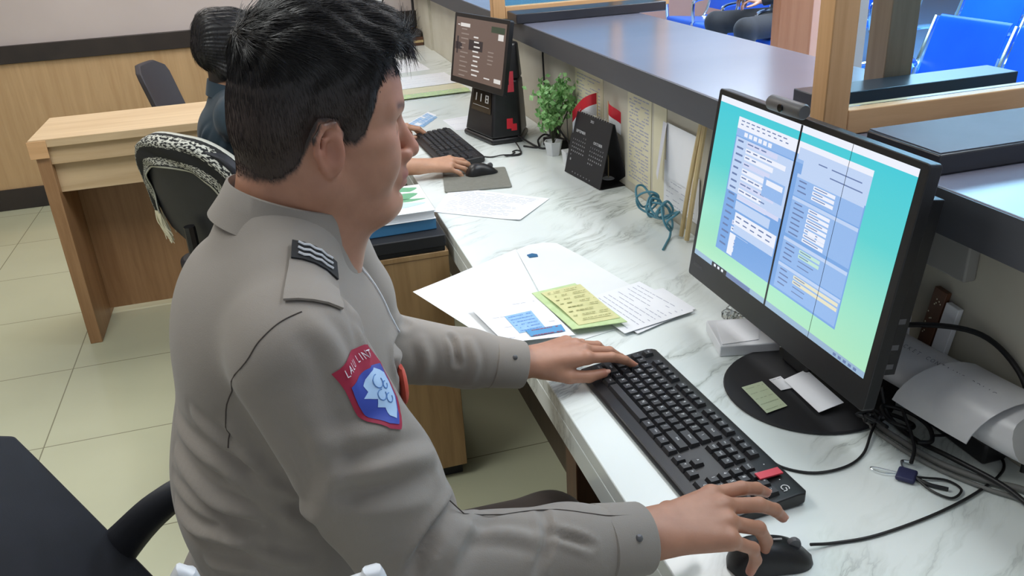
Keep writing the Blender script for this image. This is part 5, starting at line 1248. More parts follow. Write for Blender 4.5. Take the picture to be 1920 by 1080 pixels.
# ------------------------------------------------------------------ the officer at the near desk
def A(*p): return np.array(p, float)
def officer():
    HC = A(0.044, 0.950, 1.317); HR = rotz(rad(8))@roty(rad(7)); HS = 1.0
    shR, elR, wrR = A(-0.018, 0.752, 1.135), A(0.070, 0.675, 0.905), A(0.316, 0.702, 0.853)
    shL, elL, wrL = A(0.020, 1.120, 1.135), A(0.085, 1.215, 0.890), A(0.322, 1.205, 0.812)
    root_loc = (-0.10, 0.95, 0.46)
    # --- body (skin), one continuous surface
    s = SDF(); P = head_prims(s, HC, HR, HS)
    s.cone(HC+HR@A(-0.030, 0, -0.030), A(-0.012, 0.938, 1.190), 0.057, 0.064, 0.03)
    s.cone(HC+HR@A(0.010, 0, -0.070), A(0.022, 0.938, 1.170), 0.044, 0.050, 0.03)
    s.ell(A(-0.02, 0.935, 1.03), A(0.10, 0.155, 0.15), 0.03); s.ell(A(-0.03, 0.94, 0.84), A(0.105, 0.145, 0.20), 0.04); s.ell(A(-0.06, 0.95, 0.60), A(0.12, 0.15, 0.11), 0.04)
    for sh, el, wr in ((shR, elR, wrR), (shL, elL, wrL)):
        s.cone(A(-0.01, 0.935, 1.13), sh, 0.05, 0.045, 0.03); s.cone(sh, el, 0.042, 0.034, 0.02); s.cone(el, wr, 0.035, 0.026, 0.02)
    for y in (0.845, 1.060):
        kx = 0.33; s.cone(A(-0.09, y, 0.545), A(kx, y+0.02*(1 if y > 1 else -1), 0.548), 0.070, 0.050, 0.03)
        s.cone(A(kx, y+0.02*(1 if y > 1 else -1), 0.548), A(kx-0.02, y+0.03*(1 if y > 1 else -1), 0.09), 0.050, 0.035, 0.02); s.cone(A(kx-0.03, y, 0.07), A(kx+0.12, y, 0.05), 0.035, 0.03, 0.02)
    # right hand on the mouse, left hand on the keyboard
    fR = _n(A(1.0, 0.05, -0.03)); uR = _n(A(0.10, -0.16, 1.0)); lR = np.cross(uR, fR); lR /= np.linalg.norm(lR); uR = np.cross(fR, lR); RR = np.stack([fR, lR, uR], 1)
    tR = hand_prims(s, wrR+fR*0.020, RR, +1, [(10, 14, 14), (15, 19, 16), (26, 34, 26), (32, 38, 28)], [6, 0, -4, -8], ((40, 22), (24, 26), (8, 20)), 1.1)
    fL = _n(A(1.0, 0.10, -0.02)); uL = _n(A(0.05, -0.16, 1.0)); lL = np.cross(uL, fL); lL /= np.linalg.norm(lL); uL = np.cross(fL, lL); RL = np.stack([fL, lL, uL], 1)
    tL = hand_prims(s, wrL+fL*0.024, RL, -1, [(8, 16, 14), (16, 24, 20), (18, 28, 22), (22, 30, 22)], [6, 2, -3, -9], ((24, 14), (10, 8), (0, 0)), 1.06)
    lo, hi = s.bounds()
    V, Q = mesh_field(s.ev, lo, hi, 0.0022); V = relax(V, Q, 2)
    N = vnormals(V, Q)
    # pigment of the skin itself: lips, brows, lashes, close-cropped hair
    q = (V-HC)@HR; x, y, z = q[:, 0], np.abs(q[:, 1]), q[:, 2]; near = np.linalg.norm(q, axis=1) < 0.2
    col = np.repeat(SKIN[None], len(V), 0)
    g_ = lambda d, w: np.exp(-(d/w)**2)
    col = mixc(col, SKIN_RED, near*0.5*g_(np.linalg.norm(q-A(0.10, 0, -0.032), axis=1), 0.03)+near*0.45*smooth(y, 0.072, 0.084)*g_(z+0.014, 0.03))
    col = mixc(col, LIPS, near*(x > 0.07)*(y < 0.026)*0.75*np.clip(g_(z+0.0595, 0.005)+g_(z+0.0705, 0.0055), 0, 1))
    col = mixc(col, BROW, near*(x > 0.045)*0.8*g_(z-0.0215-0.004*smooth(y, 0.02, 0.045), 0.0042)*smooth(y, 0.007, 0.014)*(1-smooth(y, 0.048, 0.056)))
    col = mixc(col, DARK, near*(x > 0.06)*0.9*g_(z+0.0068, 0.0016)*smooth(y, 0.016, 0.021)*(1-smooth(y, 0.042, 0.047)))
    col = mixc(col, STUB*0.75, near*(x > 0.0)*0.10*g_(z+0.052, 0.008)*(y < 0.03))
    th = hair_field(s, HC, HR, HS, 'short'); tv = th(V)
    col = mixc(col, A(*srgb(52, 42, 40)), near*smooth(tv, -0.0042, 0.0005)*(z > -0.075))
    # finger joints and tips a little redder
    for T in (tR, tL):
        for (tp, d, u, r) in T: col = mixc(col, A(*srgb(196, 118, 102)), 0.55*g_(np.linalg.norm(V-tp, axis=1), 0.012))
    body = np_mesh('person', V, Q, 'skin', None, root_loc, col)
    tag(body, 'seated man in grey-brown police uniform typing at the near monitor', 'person')
    nails('fingernail', tR[:4]+tL[:2]+tL[4:], body, 'nail')
    # --- hair
    hs = SDF()
    head_prims(hs, HC, HR, HS, detail=False, ears=False)
    hs.cone(HC+HR@A(-0.030, 0, -0.030), A(-0.012, 0.938, 1.190), 0.057, 0.064, 0.03)
    rngs = np.random.default_rng(5)
    def hf(X, a, b):
        d = hs.ev(X, a, b); q = (X-HC)@HR
        t = th(X)+0.0010*np.sin(q[:, 1]*330+q[:, 0]*60)*smooth(q[:, 2], 0.05, 0.09)+0.0012*np.sin(q[:, 0]*170+q[:, 1]*90+4*np.sin(q[:, 2]*60))*smooth(q[:, 2], 0.04, 0.09)
        return d-t
    V, Q = mesh_field(hf, HC-0.16, HC+0.16, 0.0025); 
    N = vnormals(V, Q); keep = th(V) > -0.0025; fm = keep[Q].any(1); Q2 = Q[fm]; used_ = np.unique(Q2); mp = np.full(len(V), -1); mp[used_] = np.arange(len(used_)); Vh, Qh, Nh = V[used_], mp[Q2], N[used_]
    SV, SF = strands(Vh, Nh, HC, HR, HS, th, 26000, 'short')
    # forelock pushed forward over the brow
    rng = np.random.default_rng(11); n = 520; base = A(0.058, 0, 0.094)[None]+np.stack([rng.uniform(-0.016, 0.014, n), rng.uniform(-0.050, 0.050, n), rng.uniform(-0.004, 0.006, n)], 1)
    L = rng.uniform(0.014, 0.034, n); VV = []; FF = []; seg = 5
    D0 = np.stack([np.ones(n)*1.0, rng.normal(-0.12, 0.16, n)+base[:, 1]*2.0, rng.normal(0.10, 0.13, n)], 1); D0 /= np.linalg.norm(D0, axis=1)[:, None]
    for k in range(seg+1):
        u = k/seg; c_ = base+D0*(L*u)[:, None]; c_[:, 2] -= L*0.75*u*u; w_ = 0.0006*(1-0.8*u)
        for (a, b) in ((1, 0), (-.5, .86), (-.5, -.86)): VV.append(HC+(c_+np.array([0, a*w_, b*w_]))@HR.T)
    for k in range(seg):
        for a in range(3): b = (a+1) % 3; i0 = (k*3+a)*n+np.arange(n); i1 = (k*3+b)*n+np.arange(n); FF.append(np.stack([i0, i1, i1+3*n, i0+3*n], 1))
    FV, FF = np.concatenate(VV), np.concatenate(FF)
    Va = np.concatenate([Vh, SV, FV]); Qa = np.concatenate([Qh, SF+len(Vh), FF+len(Vh)+len(SV)])
    hc = np.repeat(A(*srgb(26, 23, 25))[None], len(Va), 0); zz = ((Va-HC)@HR)[:, 2]; hc = mixc(hc, A(*srgb(60, 46, 42)), 0.85*(1-smooth(zz, -0.01, 0.075)))
    np_mesh('hair', Va, Qa, 'hair', body, root_loc, hc)
    # --- shirt
    s = SDF()
    s.ell(A(-0.025, 0.935, 1.045), A(0.120, 0.180, 0.150), 0.04); s.ell(A(-0.058, 0.942, 0.88), A(0.142, 0.185, 0.19), 0.07); s.ell(A(-0.090, 0.95, 0.66), A(0.155, 0.185, 0.15), 0.06)
    s.ell(A(-0.075, 0.935, 1.10), A(0.075, 0.150, 0.10), 0.05)
    s.cone(A(-0.016, 0.935, 1.205), shR+A(-0.008, 0.05, 0.018), 0.058, 0.052, 0.04); s.cone(A(-0.016, 0.935, 1.205), shL+A(-0.008, -0.04, 0.018), 0.058, 0.052, 0.04)
    for sh, el, wr, sg in ((shR, elR, wrR, -1), (shL, elL, wrL, 1)):
        s.cone(sh, sh*0.45+el*0.55, 0.066, 0.066, 0.035); s.cone(sh*0.45+el*0.55, el+A(0.0, 0, 0.004), 0.066, 0.058, 0.02)
        s.cone(el, el*0.35+wr*0.65, 0.060, 0.047, 0.012); s.cone(el*0.35+wr*0.65, wr+_n(wr-el)*0.03, 0.046, 0.038, 0.02)
        s.cut(wr+_n(wr-el)*0.004, _n(wr-el), 0.065)
    s.cone(A(-0.008, 0.938, 1.22), A(0.03, 0.95, 1.34), 0.064, 0.07, 0.004, op=-1)     # neck opening
    lo, hi = s.bounds(); V, Q = mesh_field(s.ev, lo, hi, 0.0042, 20); V = relax(V, Q, 3); N = vnormals(V, Q)
    b0_ = BVHTree.FromPolygons([tuple(p) for p in V], [tuple(int(i) for i in f) for f in Q])
    def cast(px, py):        # the point of the cloth that this line of sight of the photograph meets
        d = np.array(_x)*0; r = np.array([(px-960)/FPX, -(py-540)/FPX, -1.0]); d = np.array([r@_x, r@_y, r@_u]); h = b0_.ray_cast(Vector((0, 0, CAM_H)), Vector(_n(d)))
        return np.array(h[0]) if h[0] is not None else None
    V = relax(folds(V, N, [([q for q in (cast(*p) for p in pts) if q is not None], amp*1.5, wd) for pts, amp, wd in OFF_FOLDS]), Q, 1)
    shirt = np_mesh('shirt', V, Q, 'uniform', body, root_loc)
    bvh = BVHTree.FromPolygons([tuple(p) for p in V], [tuple(int(i) for i in f) for f in Q])
    off = Vector(root_loc)
    def child(g, name, m, par=None, **kw):
        o = g.build(name, m, par or body, **kw); o.matrix_parent_inverse = Matrix.Translation(-(off)); return o
    def snap(p, d, lift=0.0012):
        h = bvh.ray_cast(Vector(p), Vector(d)); return (h[0]+h[1]*(lift if h[1].dot(Vector(d)) < 0 else -lift)) if h[0] is not None else None
    def near_(p, lift=0.001):
        h = bvh.find_nearest(Vector(p)); nrm = h[1]; return h[0]+nrm*lift, nrm
    # cuffs
    for (el, wr) in ((elR, wrR), (elL, wrL)):
        d = _n(wr-el); u = _n(np.cross(d, A(0, 0, 1))); w2 = np.cross(d, u); g = G(); rings = []
        for t_, r_ in ((-0.050, 0.0425), (-0.048, 0.0455), (0.006, 0.0415), (0.0085, 0.0400), (0.0085, 0.0375), (-0.004, 0.0365)):
            rings.append([tuple(wr+d*t_+(u*math.cos(a)*r_*1.03+w2*math.sin(a)*r_*0.97)*(1+0.015*math.sin(3*a+t_*60))) for a in [2*PI*k/36 for k in range(36)]])
        g.loft(rings, cap=False); child(g, 'cuff', 'uniform')
        b = G(); bp = wr-d*0.018+w2*0.0; c_ = wr-d*0.02+(u*0.75-w2*0.65)*0.0435; b.ball(tuple(c_), 0.0045, 10, 6); child(b, 'cuff_button', 'grey_mid')
    # collar: stand and turned-down fall, open at the throat
    nc = A(-0.004, 0.940, 1.222); ax = _n(A(0.26, 0.03, 1.0)); fx_ = _n(HR[:, 0]*A(1, .55, 0)); fx_ = _n(fx_-ax*(fx_@ax)); ly = np.cross(ax, fx_)
    g = G(); rings = []
    n = 48
    for i in range(n+1):
        a = rad(28)+(2*PI-2*rad(28))*i/n; f = abs(math.cos(a/2)) ; dr = fx_*math.cos(a)+ly*math.sin(a)
        e = (1+math.cos(a))/2                     # 1 at the throat, 0 at the nape
        ins = 0.067-0.002*e; fall = 0.040+0.034*smooth(np.array(e), 0.55, 0.93); zt = 0.030-0.016*e**1.3
        pts = [(ins-0.001, zt-0.035), (ins, zt-0.004), (ins+0.002, zt), (ins+0.0045, zt-0.001), (ins+0.009+0.002*(1-e), zt-fall*0.5), (ins+0.015+0.006*(1-e)+0.008*e, zt-fall), (ins+0.012+0.006*(1-e)+0.008*e, zt-fall-0.001), (ins+0.006+0.002*(1-e), zt-fall*0.5), (ins+0.003, zt-0.006), (ins+0.002, zt-0.035)]
        rings.append([tuple(nc+dr*r+ax*z) for r, z in pts])
    g.loft(rings); child(g, 'collar', 'uniform', ang=50)
    # epaulette strap with rank slide
    def strip(p0, p1, w0, w1, th_, name, m, lift=0.0015, n=10, pointed=False, up=A(0, 0, 1)):
        p0, p1 = A(*p0), A(*p1); d = _n(p1-p0); sd = _n(np.cross(up, d)); g = G(); rings = []
        for i in range(n+1):
            u_ = i/n; w = (w0*(1-u_)+w1*u_)/2
            if pointed and u_ > 0.85: w *= (1-u_)/0.15*0.7+0.3
            row = []
            for s_ in (-1, -0.5, 0, 0.5, 1):
                q = p0+(p1-p0)*u_+sd*w*s_; h = bvh.ray_cast(Vector(q+up*0.08), Vector(-up)); hh = h[0] if h[0] is not None else Vector(q); row.append((hh, h[1] if h[1] is not None else Vector(up)))
            rings.append([tuple(a+b*(lift+th_)) for a, b in row]+[tuple(a+b*lift) for a, b in row[::-1]])
        g.loft(rings); return child(g, name, m)
    upv_ = _n(A(-0.1, -0.45, 1))
    for (a, b) in (((0.012, 0.842, 1.215), (0.004, 0.748, 1.20)), ((0.020, 1.035, 1.215), (0.024, 1.125, 1.20))):
        u_ = _n(A(0.1, -0.35 if b[1] < 0.9 else 0.35, 1)); a_, b_ = A(*a), A(*b); dd = b_-a_
        strip(a_+dd*0.30, b_+dd*0.08, 0.044, 0.052, 0.0028, 'epaulette', 'uniform', 0.0018, up=u_)
        strip(a_+dd*0.06, a_+dd*0.33, 0.040, 0.042, 0.0030, 'rank_slide', 'black_cloth', 0.0038, up=u_)
        sdv = _n(np.cross(u_, _n(dd))); g = G()
        for kk in (0.09, 0.17, 0.25):
            pth = []
            for q_ in range(7):
                p = a_+dd*(kk+0.022*(q_ % 2))+sdv*(-0.015+0.005*q_); h = bvh.ray_cast(Vector(p+u_*0.08), Vector(-u_)); pth.append(h[0]+h[1]*0.0078 if h[0] is not None else Vector(p))
            g.tube(pth, 0.0014, 5, smooth=False)
        child(g, 'rank_chevron', 'white')
        b2 = G(); p = b_-dd*0.02; h = bvh.ray_cast(Vector(p+u_*0.08), Vector(-u_)); 
    # armhole seams
    def seam(pts, name='seam', r=0.0007, m='seam'):
        P = catmull(pts, 5); g = G(); g.tube([near_(p, 0.0002)[0] for p in P], r, 5, smooth=False); child(g, name, m)
    seam([q for q in (cast(*p) for p in OFF_SEAM) if q is not None])
    seam([q for q in (cast(*p) for p in OFF_SEAM2) if q is not None], 'sleeve_seam')
    # sleeve patch, wrapped round the upper sleeve
    ctr = cast(703, 727); hb = bvh.find_nearest(Vector(ctr)); nrm = _n(np.array(hb[1])+A(0.75, 0.0, 0.0)); dn = elR-shR; dn = _n(dn-nrm*(dn@nrm)); sd = np.cross(dn, nrm)
    def pm(u_, v_, lift):     # u across, v down; drops the point onto the sleeve
        p = ctr-sd*u_*0.88+dn*v_*0.90; h = bvh.ray_cast(Vector(p+nrm*0.05), Vector(-nrm), 0.12)
        if h[0] is None: return tuple(p)
        return tuple(h[0]+h[1]*lift)
    def patch_poly(outline, lift, g, mi=0):
        """fill a convex-ish outline by rings so that it bends with the cloth"""
        g.m = mi; c_ = (sum(p[0] for p in outline)/len(outline), sum(p[1] for p in outline)/len(outline)); vs = [pm(*c_, lift)]; K = 6; n = len(outline); fs = []
        for k in range(1, K+1):
            for p in outline: vs.append(pm(c_[0]+(p[0]-c_[0])*k/K, c_[1]+(p[1]-c_[1])*k/K, lift))
        for i in range(n): fs.append((0, 1+i, 1+(i+1) % n))
        for k in range(1, K):
            for i in range(n): a = 1+(k-1)*n+i; b = 1+(k-1)*n+(i+1) % n; fs.append((a, a+n, b+n, b))
        g.add(vs, fs)
    def dens(o, m=4):
        out = []
        for i in range(len(o)):
            a, b = o[i], o[(i+1) % len(o)]
            for k in range(m): out.append((a[0]+(b[0]-a[0])*k/m, a[1]+(b[1]-a[1])*k/m))
        return out
    shield = [(-0.034, -0.036), (-0.018, -0.043), (0, -0.046), (0.018, -0.043), (0.034, -0.036), (0.033, 0.005), (0.027, 0.026), (0.014, 0.043), (0, 0.052), (-0.014, 0.043), (-0.027, 0.026), (-0.033, 0.005)]
    g = G(); patch_poly(dens(shield), 0.0016, g); pt = child(g, 'sleeve_patch', mat('patch_red', srgb(160, 30, 62), 0.7), smooth=True)
    inner = [(-0.029, -0.0155), (-0.012, -0.020), (0, -0.021), (0.012, -0.020), (0.029, -0.0155), (0.0285, 0.004), (0.023, 0.023), (0.011, 0.039), (0, 0.046), (-0.011, 0.039), (-0.023, 0.023), (-0.0285, 0.004)]
    g = G(); patch_poly(dens(inner), 0.0020, g); child(g, 'patch_field', mat('patch_blue', srgb(52, 72, 168), 0.6))
    emb = [(0.004, -0.016), (0.018, -0.015), (0.025, -0.006), (0.026, 0.006), (0.021, 0.021), (0.012, 0.034), (0.002, 0.040), (-0.004, 0.033), (-0.001, 0.024), (-0.010, 0.018), (-0.006, 0.011), (-0.014, 0.006), (-0.021, 0.002), (-0.012, -0.001), (-0.014, -0.009), (-0.006, -0.013)]
    g = G(); patch_poly(dens(emb, 2), 0.0024, g); child(g, 'patch_emblem', mat('patch_pale', srgb(176, 206, 240), 0.6))
    g = G()
    for (cx_, cy_, r_) in ((0.006, -0.004, 0.007), (0.002, 0.010, 0.006), (0.010, 0.018, 0.005), (0.014, 0.004, 0.004)):
        g.tube([pm(cx_+r_*math.cos(a), cy_+r_*math.sin(a), 0.0027) for a in np.linspace(0, 5.2, 12)], 0.0006, 4, smooth=False)
    child(g, 'emblem_stitching', mat('patch_stitch', srgb(96, 140, 200), 0.7))
    g = G()
    word = 'LALU LINTAS'
    for k, ch in enumerate(word):
        if ch == ' ': continue
        x0 = -0.0265+0.0053*k; vs, fs = text_mesh(ch, 0.0125); g.add([pm(x0+px*0.62, -0.0285-0.006*(1-(x0/0.03)**2)-py, 0.0024) for px, py in vs], fs)
    child(g, 'patch_lettering', mat('patch_white', srgb(236, 226, 236), 0.6), smooth=False)
    # trousers and shoes
    s = SDF(); s.ell(A(-0.06, 0.95, 0.585), A(0.145, 0.172, 0.115), 0.03)
    for y, sg in ((0.845, -1), (1.060, 1)):
        k_ = A(0.33, y+0.02*sg, 0.548); s.cone(A(-0.09, y, 0.55), k_, 0.086, 0.066, 0.03); s.cone(k_, A(0.31, y+0.03*sg, 0.12), 0.066, 0.052, 0.02); s.cut(A(0.31, y+0.03*sg, 0.115), A(0, 0, -1), 0.09)
    lo, hi = s.bounds(); V, Q = mesh_field(s.ev, lo, hi, 0.008, 12); np_mesh('trousers', V, Q, 'uniform_dk', body, root_loc)
    for y, sg in ((0.845, -1), (1.060, 1)):
        s = SDF(); s.cone(A(0.29, y+0.025*sg, 0.045), A(0.46, y+0.01*sg, 0.038), 0.042, 0.036, 0.01, flat=(0, 0, 1), fs=1.05); s.cone(A(0.29, y+0.03*sg, 0.06), A(0.30, y+0.03*sg, 0.125), 0.042, 0.044, 0.02); s.cut(A(0.3, y, 0.002), A(0, 0, -1), 0.3)
        lo, hi = s.bounds(); V, Q = mesh_field(s.ev, lo, hi, 0.007, 10); np_mesh('shoe', V, Q, 'black_gloss', body, root_loc)
    # chest badge and white cord at the front of the shirt
    pts = [(0.103, 0.93, 1.19), (0.125, 0.92, 1.15), (0.130, 0.905, 1.10), (0.128, 0.90, 1.06)]
    g = G(); g.tube([near_(p, 0.0015)[0] for p in catmull(pts, 5)], 0.0012, 5, smooth=False); child(g, 'white_cord', 'white')
    g = G(); p, nn_ = near_((0.14, 0.865, 1.005), 0.002); g.ball(tuple(p), (0.006, 0.020, 0.026), 12, 8); child(g, 'chest_badge', mat('badge_red', srgb(206, 84, 66), 0.5))
    return body
PATCH_C = (0.062, 0.735, 1.075); PATCH_N = (0.88, -0.45, 0.20); PATCH_D = (0.33, -0.05, -0.94)
OFF_SEAM = [(566, 584), (528, 602), (486, 640), (452, 690), (430, 745), (424, 800), (430, 838)]
OFF_SEAM2 = [(848, 940), (900, 948), (1000, 958), (1100, 962), (1190, 966)]
OFF_FOLDS = [
 ([(330, 851), (366, 905), (412, 945), (499, 965)], 0.0050, 0.008), ([(325, 885), (360, 931), (412, 968), (480, 985)], -0.003, 0.006),
 ([(332, 950), (364, 990), (431, 1010), (500, 1015)], 0.0055, 0.008), ([(350, 1027), (394, 1057), (480, 1068)], 0.0045, 0.008),
 ([(332, 790), (375, 847), (450, 895), (520, 920)], 0.0045, 0.009), ([(365, 780), (412, 825), (475, 870)], 0.004, 0.008),
 ([(420, 1000), (490, 1040), (570, 1055)], 0.004, 0.008), ([(430, 905), (500, 940), (570, 990)], 0.0045, 0.009),
 ([(585, 604), (628, 661), (660, 750)], 0.0035, 0.011), ([(437, 806), (480, 870), (540, 930), (590, 970)], 0.004, 0.010),
 ([(640, 892), (700, 878), (760, 862), (812, 850)], 0.006, 0.010), ([(650, 930), (730, 922), (810, 905)], -0.004, 0.010),
 ([(852, 940), (824, 985), (790, 1040), (770, 1078)], -0.009, 0.008), ([(890, 960), (860, 1010), (835, 1060)], 0.005, 0.010),
 ([(600, 830), (680, 820), (740, 800)], 0.003, 0.010), ([(560, 760), (600, 830), (620, 900), (600, 980)], 0.0035, 0.013),
 ([(1018, 962), (1024, 1022), (1006, 1072)], -0.004, 0.006), ([(1036, 1000), (1072, 1010), (1110, 1024)], -0.004, 0.005), ([(860, 990), (950, 1000), (1015, 1014)], 0.003, 0.008),
 ([(762, 606), (742, 651), (748, 703)], -0.006, 0.008), ([(846, 632), (858, 682), (838, 726)], -0.006, 0.006), ([(880, 640), (892, 680), (880, 720)], 0.003, 0.008), ([(790, 640), (800, 680), (790, 720)], 0.003, 0.010),
 ([(640, 560), (672, 610), (690, 660)], 0.003, 0.008), ([(665, 600), (690, 650), (702, 700)], -0.003, 0.006),
]
officer()

def colleague():
    HC = A(-0.105, 2.80, 1.150); HR = rotz(rad(12))@roty(rad(12)); HS = 0.97; root_loc = (-0.12, 2.83, 0.48)
    sR, eR, wR = A(-0.12, 2.64, 0.975), A(0.10, 2.545, 0.845), A(0.395, 2.525, 0.792)
    sL, eL, wL = A(-0.10, 2.98, 0.975), A(0.10, 3.08, 0.84), A(0.34, 3.03, 0.800)
    s = SDF(); head_prims(s, HC, HR, HS, detail=True)
    s.cone(HC+HR@A(-0.02, 0, -0.03), A(-0.135, 2.81, 1.02), 0.050, 0.056, 0.03)
    s.ell(A(-0.13, 2.81, 0.88), A(0.09, 0.14, 0.14), 0.03); s.ell(A(-0.13, 2.83, 0.70), A(0.095, 0.13, 0.18), 0.04); s.ell(A(-0.13, 2.84, 0.58), A(0.11, 0.14, 0.09), 0.03)
    for sh, el, wr in ((sR, eR, wR), (sL, eL, wL)): s.cone(A(-0.13, 2.81, 0.97), sh, 0.045, 0.04, 0.03); s.cone(sh, el, 0.038, 0.032, 0.02); s.cone(el, wr, 0.033, 0.024, 0.02)
    for y in (2.75, 2.93): s.cone(A(-0.12, y, 0.56), A(0.26, y, 0.56), 0.065, 0.05, 0.03); s.cone(A(0.26, y, 0.56), A(0.24, y, 0.08), 0.048, 0.034, 0.02); s.cone(A(0.22, y, 0.06), A(0.36, y, 0.04), 0.034, 0.028, 0.02)
    f = _n(A(1.0, -0.05, -0.02)); u = _n(A(0.05, -0.2, 1.0)); l = _n(np.cross(u, f)); u = np.cross(f, l); RR = np.stack([f, l, u], 1)
    tR = hand_prims(s, wR+f*0.015, RR, 1, [(16, 24, 20), (18, 26, 20), (22, 30, 24), (26, 32, 24)], [7, 1, -5, -11], ((38, 20), (22, 20), (6, 14)), 0.98)
    f = _n(A(1.0, 0.15, -0.05)); u = A(0.05, 0, 1.0); l = _n(np.cross(u, f)); u = np.cross(f, l); RL = np.stack([f, l, u], 1)
    hand_prims(s, wL+f*0.015, RL, -1, [(14, 24, 20), (16, 26, 20), (20, 30, 22), (24, 30, 22)], [7, 1, -5, -11], ((34, 16), (16, 12), (4, 4)), 0.98)
    lo, hi = s.bounds(); V, Q = mesh_field(s.ev, lo, hi, 0.0034, 22); V = relax(V, Q, 2); col = np.repeat(A(*srgb(196, 150, 122))[None], len(V), 0)
    q = (V-HC)@HR; th = hair_field(s, HC, HR, HS, 'long'); near = np.linalg.norm(q, axis=1) < 0.2
    col = mixc(col, DARK, near*(q[:, 0] > 0.045)*0.8*np.exp(-((q[:, 2]-0.021)/0.004)**2)*(np.abs(q[:, 1]) > .008)*(np.abs(q[:, 1]) < .05)); col = mixc(col, DARK, near*smooth(th(V), -0.004, 0.0))
    body = np_mesh('person', V, Q, 'skin', None, root_loc, col); tag(body, 'seated person in a dark teal shirt using the far black mouse', 'person')
    hs = SDF(); head_prims(hs, HC, HR, HS, detail=False, ears=False)
    def hf(X, a, b):
        d = hs.ev(X, a, b); q = (X-HC)@HR; an = np.arctan2(q[:, 2]-0.0, q[:, 1])
        return d-th(X)-0.0012*np.sin(an*46)
    V, Q = mesh_field(hf, HC-0.17, HC+0.17, 0.0034); N = vnormals(V, Q); keep = th(V) > -0.0025; Q2 = Q[keep[Q].any(1)]; us = np.unique(Q2); mp = np.full(len(V), -1); mp[us] = np.arange(len(us))
    SV, SF = strands(V[us], N[us], HC, HR, HS, th, 3500, 'long', 8); Va = np.concatenate([V[us], SV]); np_mesh('hair', Va, np.concatenate([mp[Q2], SF+len(us)]), 'hair', body, root_loc, np.repeat(A(*srgb(24, 22, 25))[None], len(Va), 0))
    s = SDF(); s.ell(A(-0.135, 2.81, 0.895), A(0.118, 0.165, 0.125), 0.03); s.ell(A(-0.13, 2.83, 0.72), A(0.125, 0.16, 0.17), 0.06); s.ell(A(-0.13, 2.84, 0.60), A(0.135, 0.165, 0.10), 0.04)
    for sh, el, wr in ((sR, eR, wR), (sL, eL, wL)):
        s.cone(A(-0.135, 2.81, 1.005), sh+A(0, 0, 0.012), 0.050, 0.052, 0.04); s.cone(sh, el, 0.062, 0.052, 0.03); s.cone(el, el*0.55+wr*0.45, 0.052, 0.046, 0.015); s.cut(el*0.62+wr*0.38, _n(wr-el), 0.075)
    s.cone(A(-0.128, 2.81, 1.02), A(-0.11, 2.81, 1.14), 0.056, 0.062, 0.004, op=-1)
    lo, hi = s.bounds(); V, Q = mesh_field(s.ev, lo, hi, 0.0055, 18); V = relax(V, Q, 2); N = vnormals(V, Q)
    fo = [([(-0.21, 2.68, 0.98), (-0.235, 2.72, 0.90), (-0.225, 2.72, 0.82)], 0.006, 0.012), ([(-0.15, 2.63, 0.93), (-0.19, 2.66, 0.86), (-0.20, 2.70, 0.78)], 0.006, 0.012), ([(-0.10, 2.60, 0.92), (-0.04, 2.58, 0.87), (0.03, 2.54, 0.85)], 0.006, 0.012), ([(-0.12, 2.66, 0.84), (-0.16, 2.68, 0.76), (-0.14, 2.67, 0.70)], 0.005, 0.012), ([(-0.22, 2.76, 0.80), (-0.21, 2.74, 0.72), (-0.17, 2.70, 0.66)], 0.005, 0.012)]
    V = folds(V, N, fo); np_mesh('shirt', V, Q, 'teal_cloth', body, root_loc)
    g = G(); rings = []; nc = A(-0.128, 2.81, 1.045)
    for r_, z in ((0.060, -0.035), (0.059, 0.010), (0.063, 0.012), (0.070, -0.012), (0.076, -0.034)): rings.append([tuple(nc+A(r_*math.cos(a), r_*math.sin(a), z-0.018*math.cos(a))) for a in [2*PI*k/30 for k in range(30)]])
    o = g.loft(rings, cap=False).build('collar', 'teal_cloth', body); o.matrix_parent_inverse = Matrix.Translation(-Vector(root_loc))
    s = SDF(); s.ell(A(-0.13, 2.84, 0.575), A(0.135, 0.16, 0.09), 0.03)
    for y in (2.75, 2.93): s.cone(A(-0.12, y, 0.565), A(0.26, y, 0.56), 0.078, 0.062, 0.03); s.cone(A(0.26, y, 0.56), A(0.24, y, 0.12), 0.062, 0.05, 0.02); s.cut(A(0.24, y, 0.11), A(0, 0, -1), 0.08)
    lo, hi = s.bounds(); V, Q = mesh_field(s.ev, lo, hi, 0.009, 12); np_mesh('trousers', V, Q, 'black_cloth', body, root_loc)
    for y in (2.75, 2.93):
        s = SDF(); s.cone(A(0.215, y, 0.042), A(0.375, y, 0.036), 0.040, 0.034, 0.01); s.cut(A(0.3, y, 0.002), A(0, 0, -1), 0.3); lo, hi = s.bounds(); V, Q = mesh_field(s.ev, lo, hi, 0.008, 10); np_mesh('shoe', V, Q, 'black_gloss', body, root_loc)
colleague()

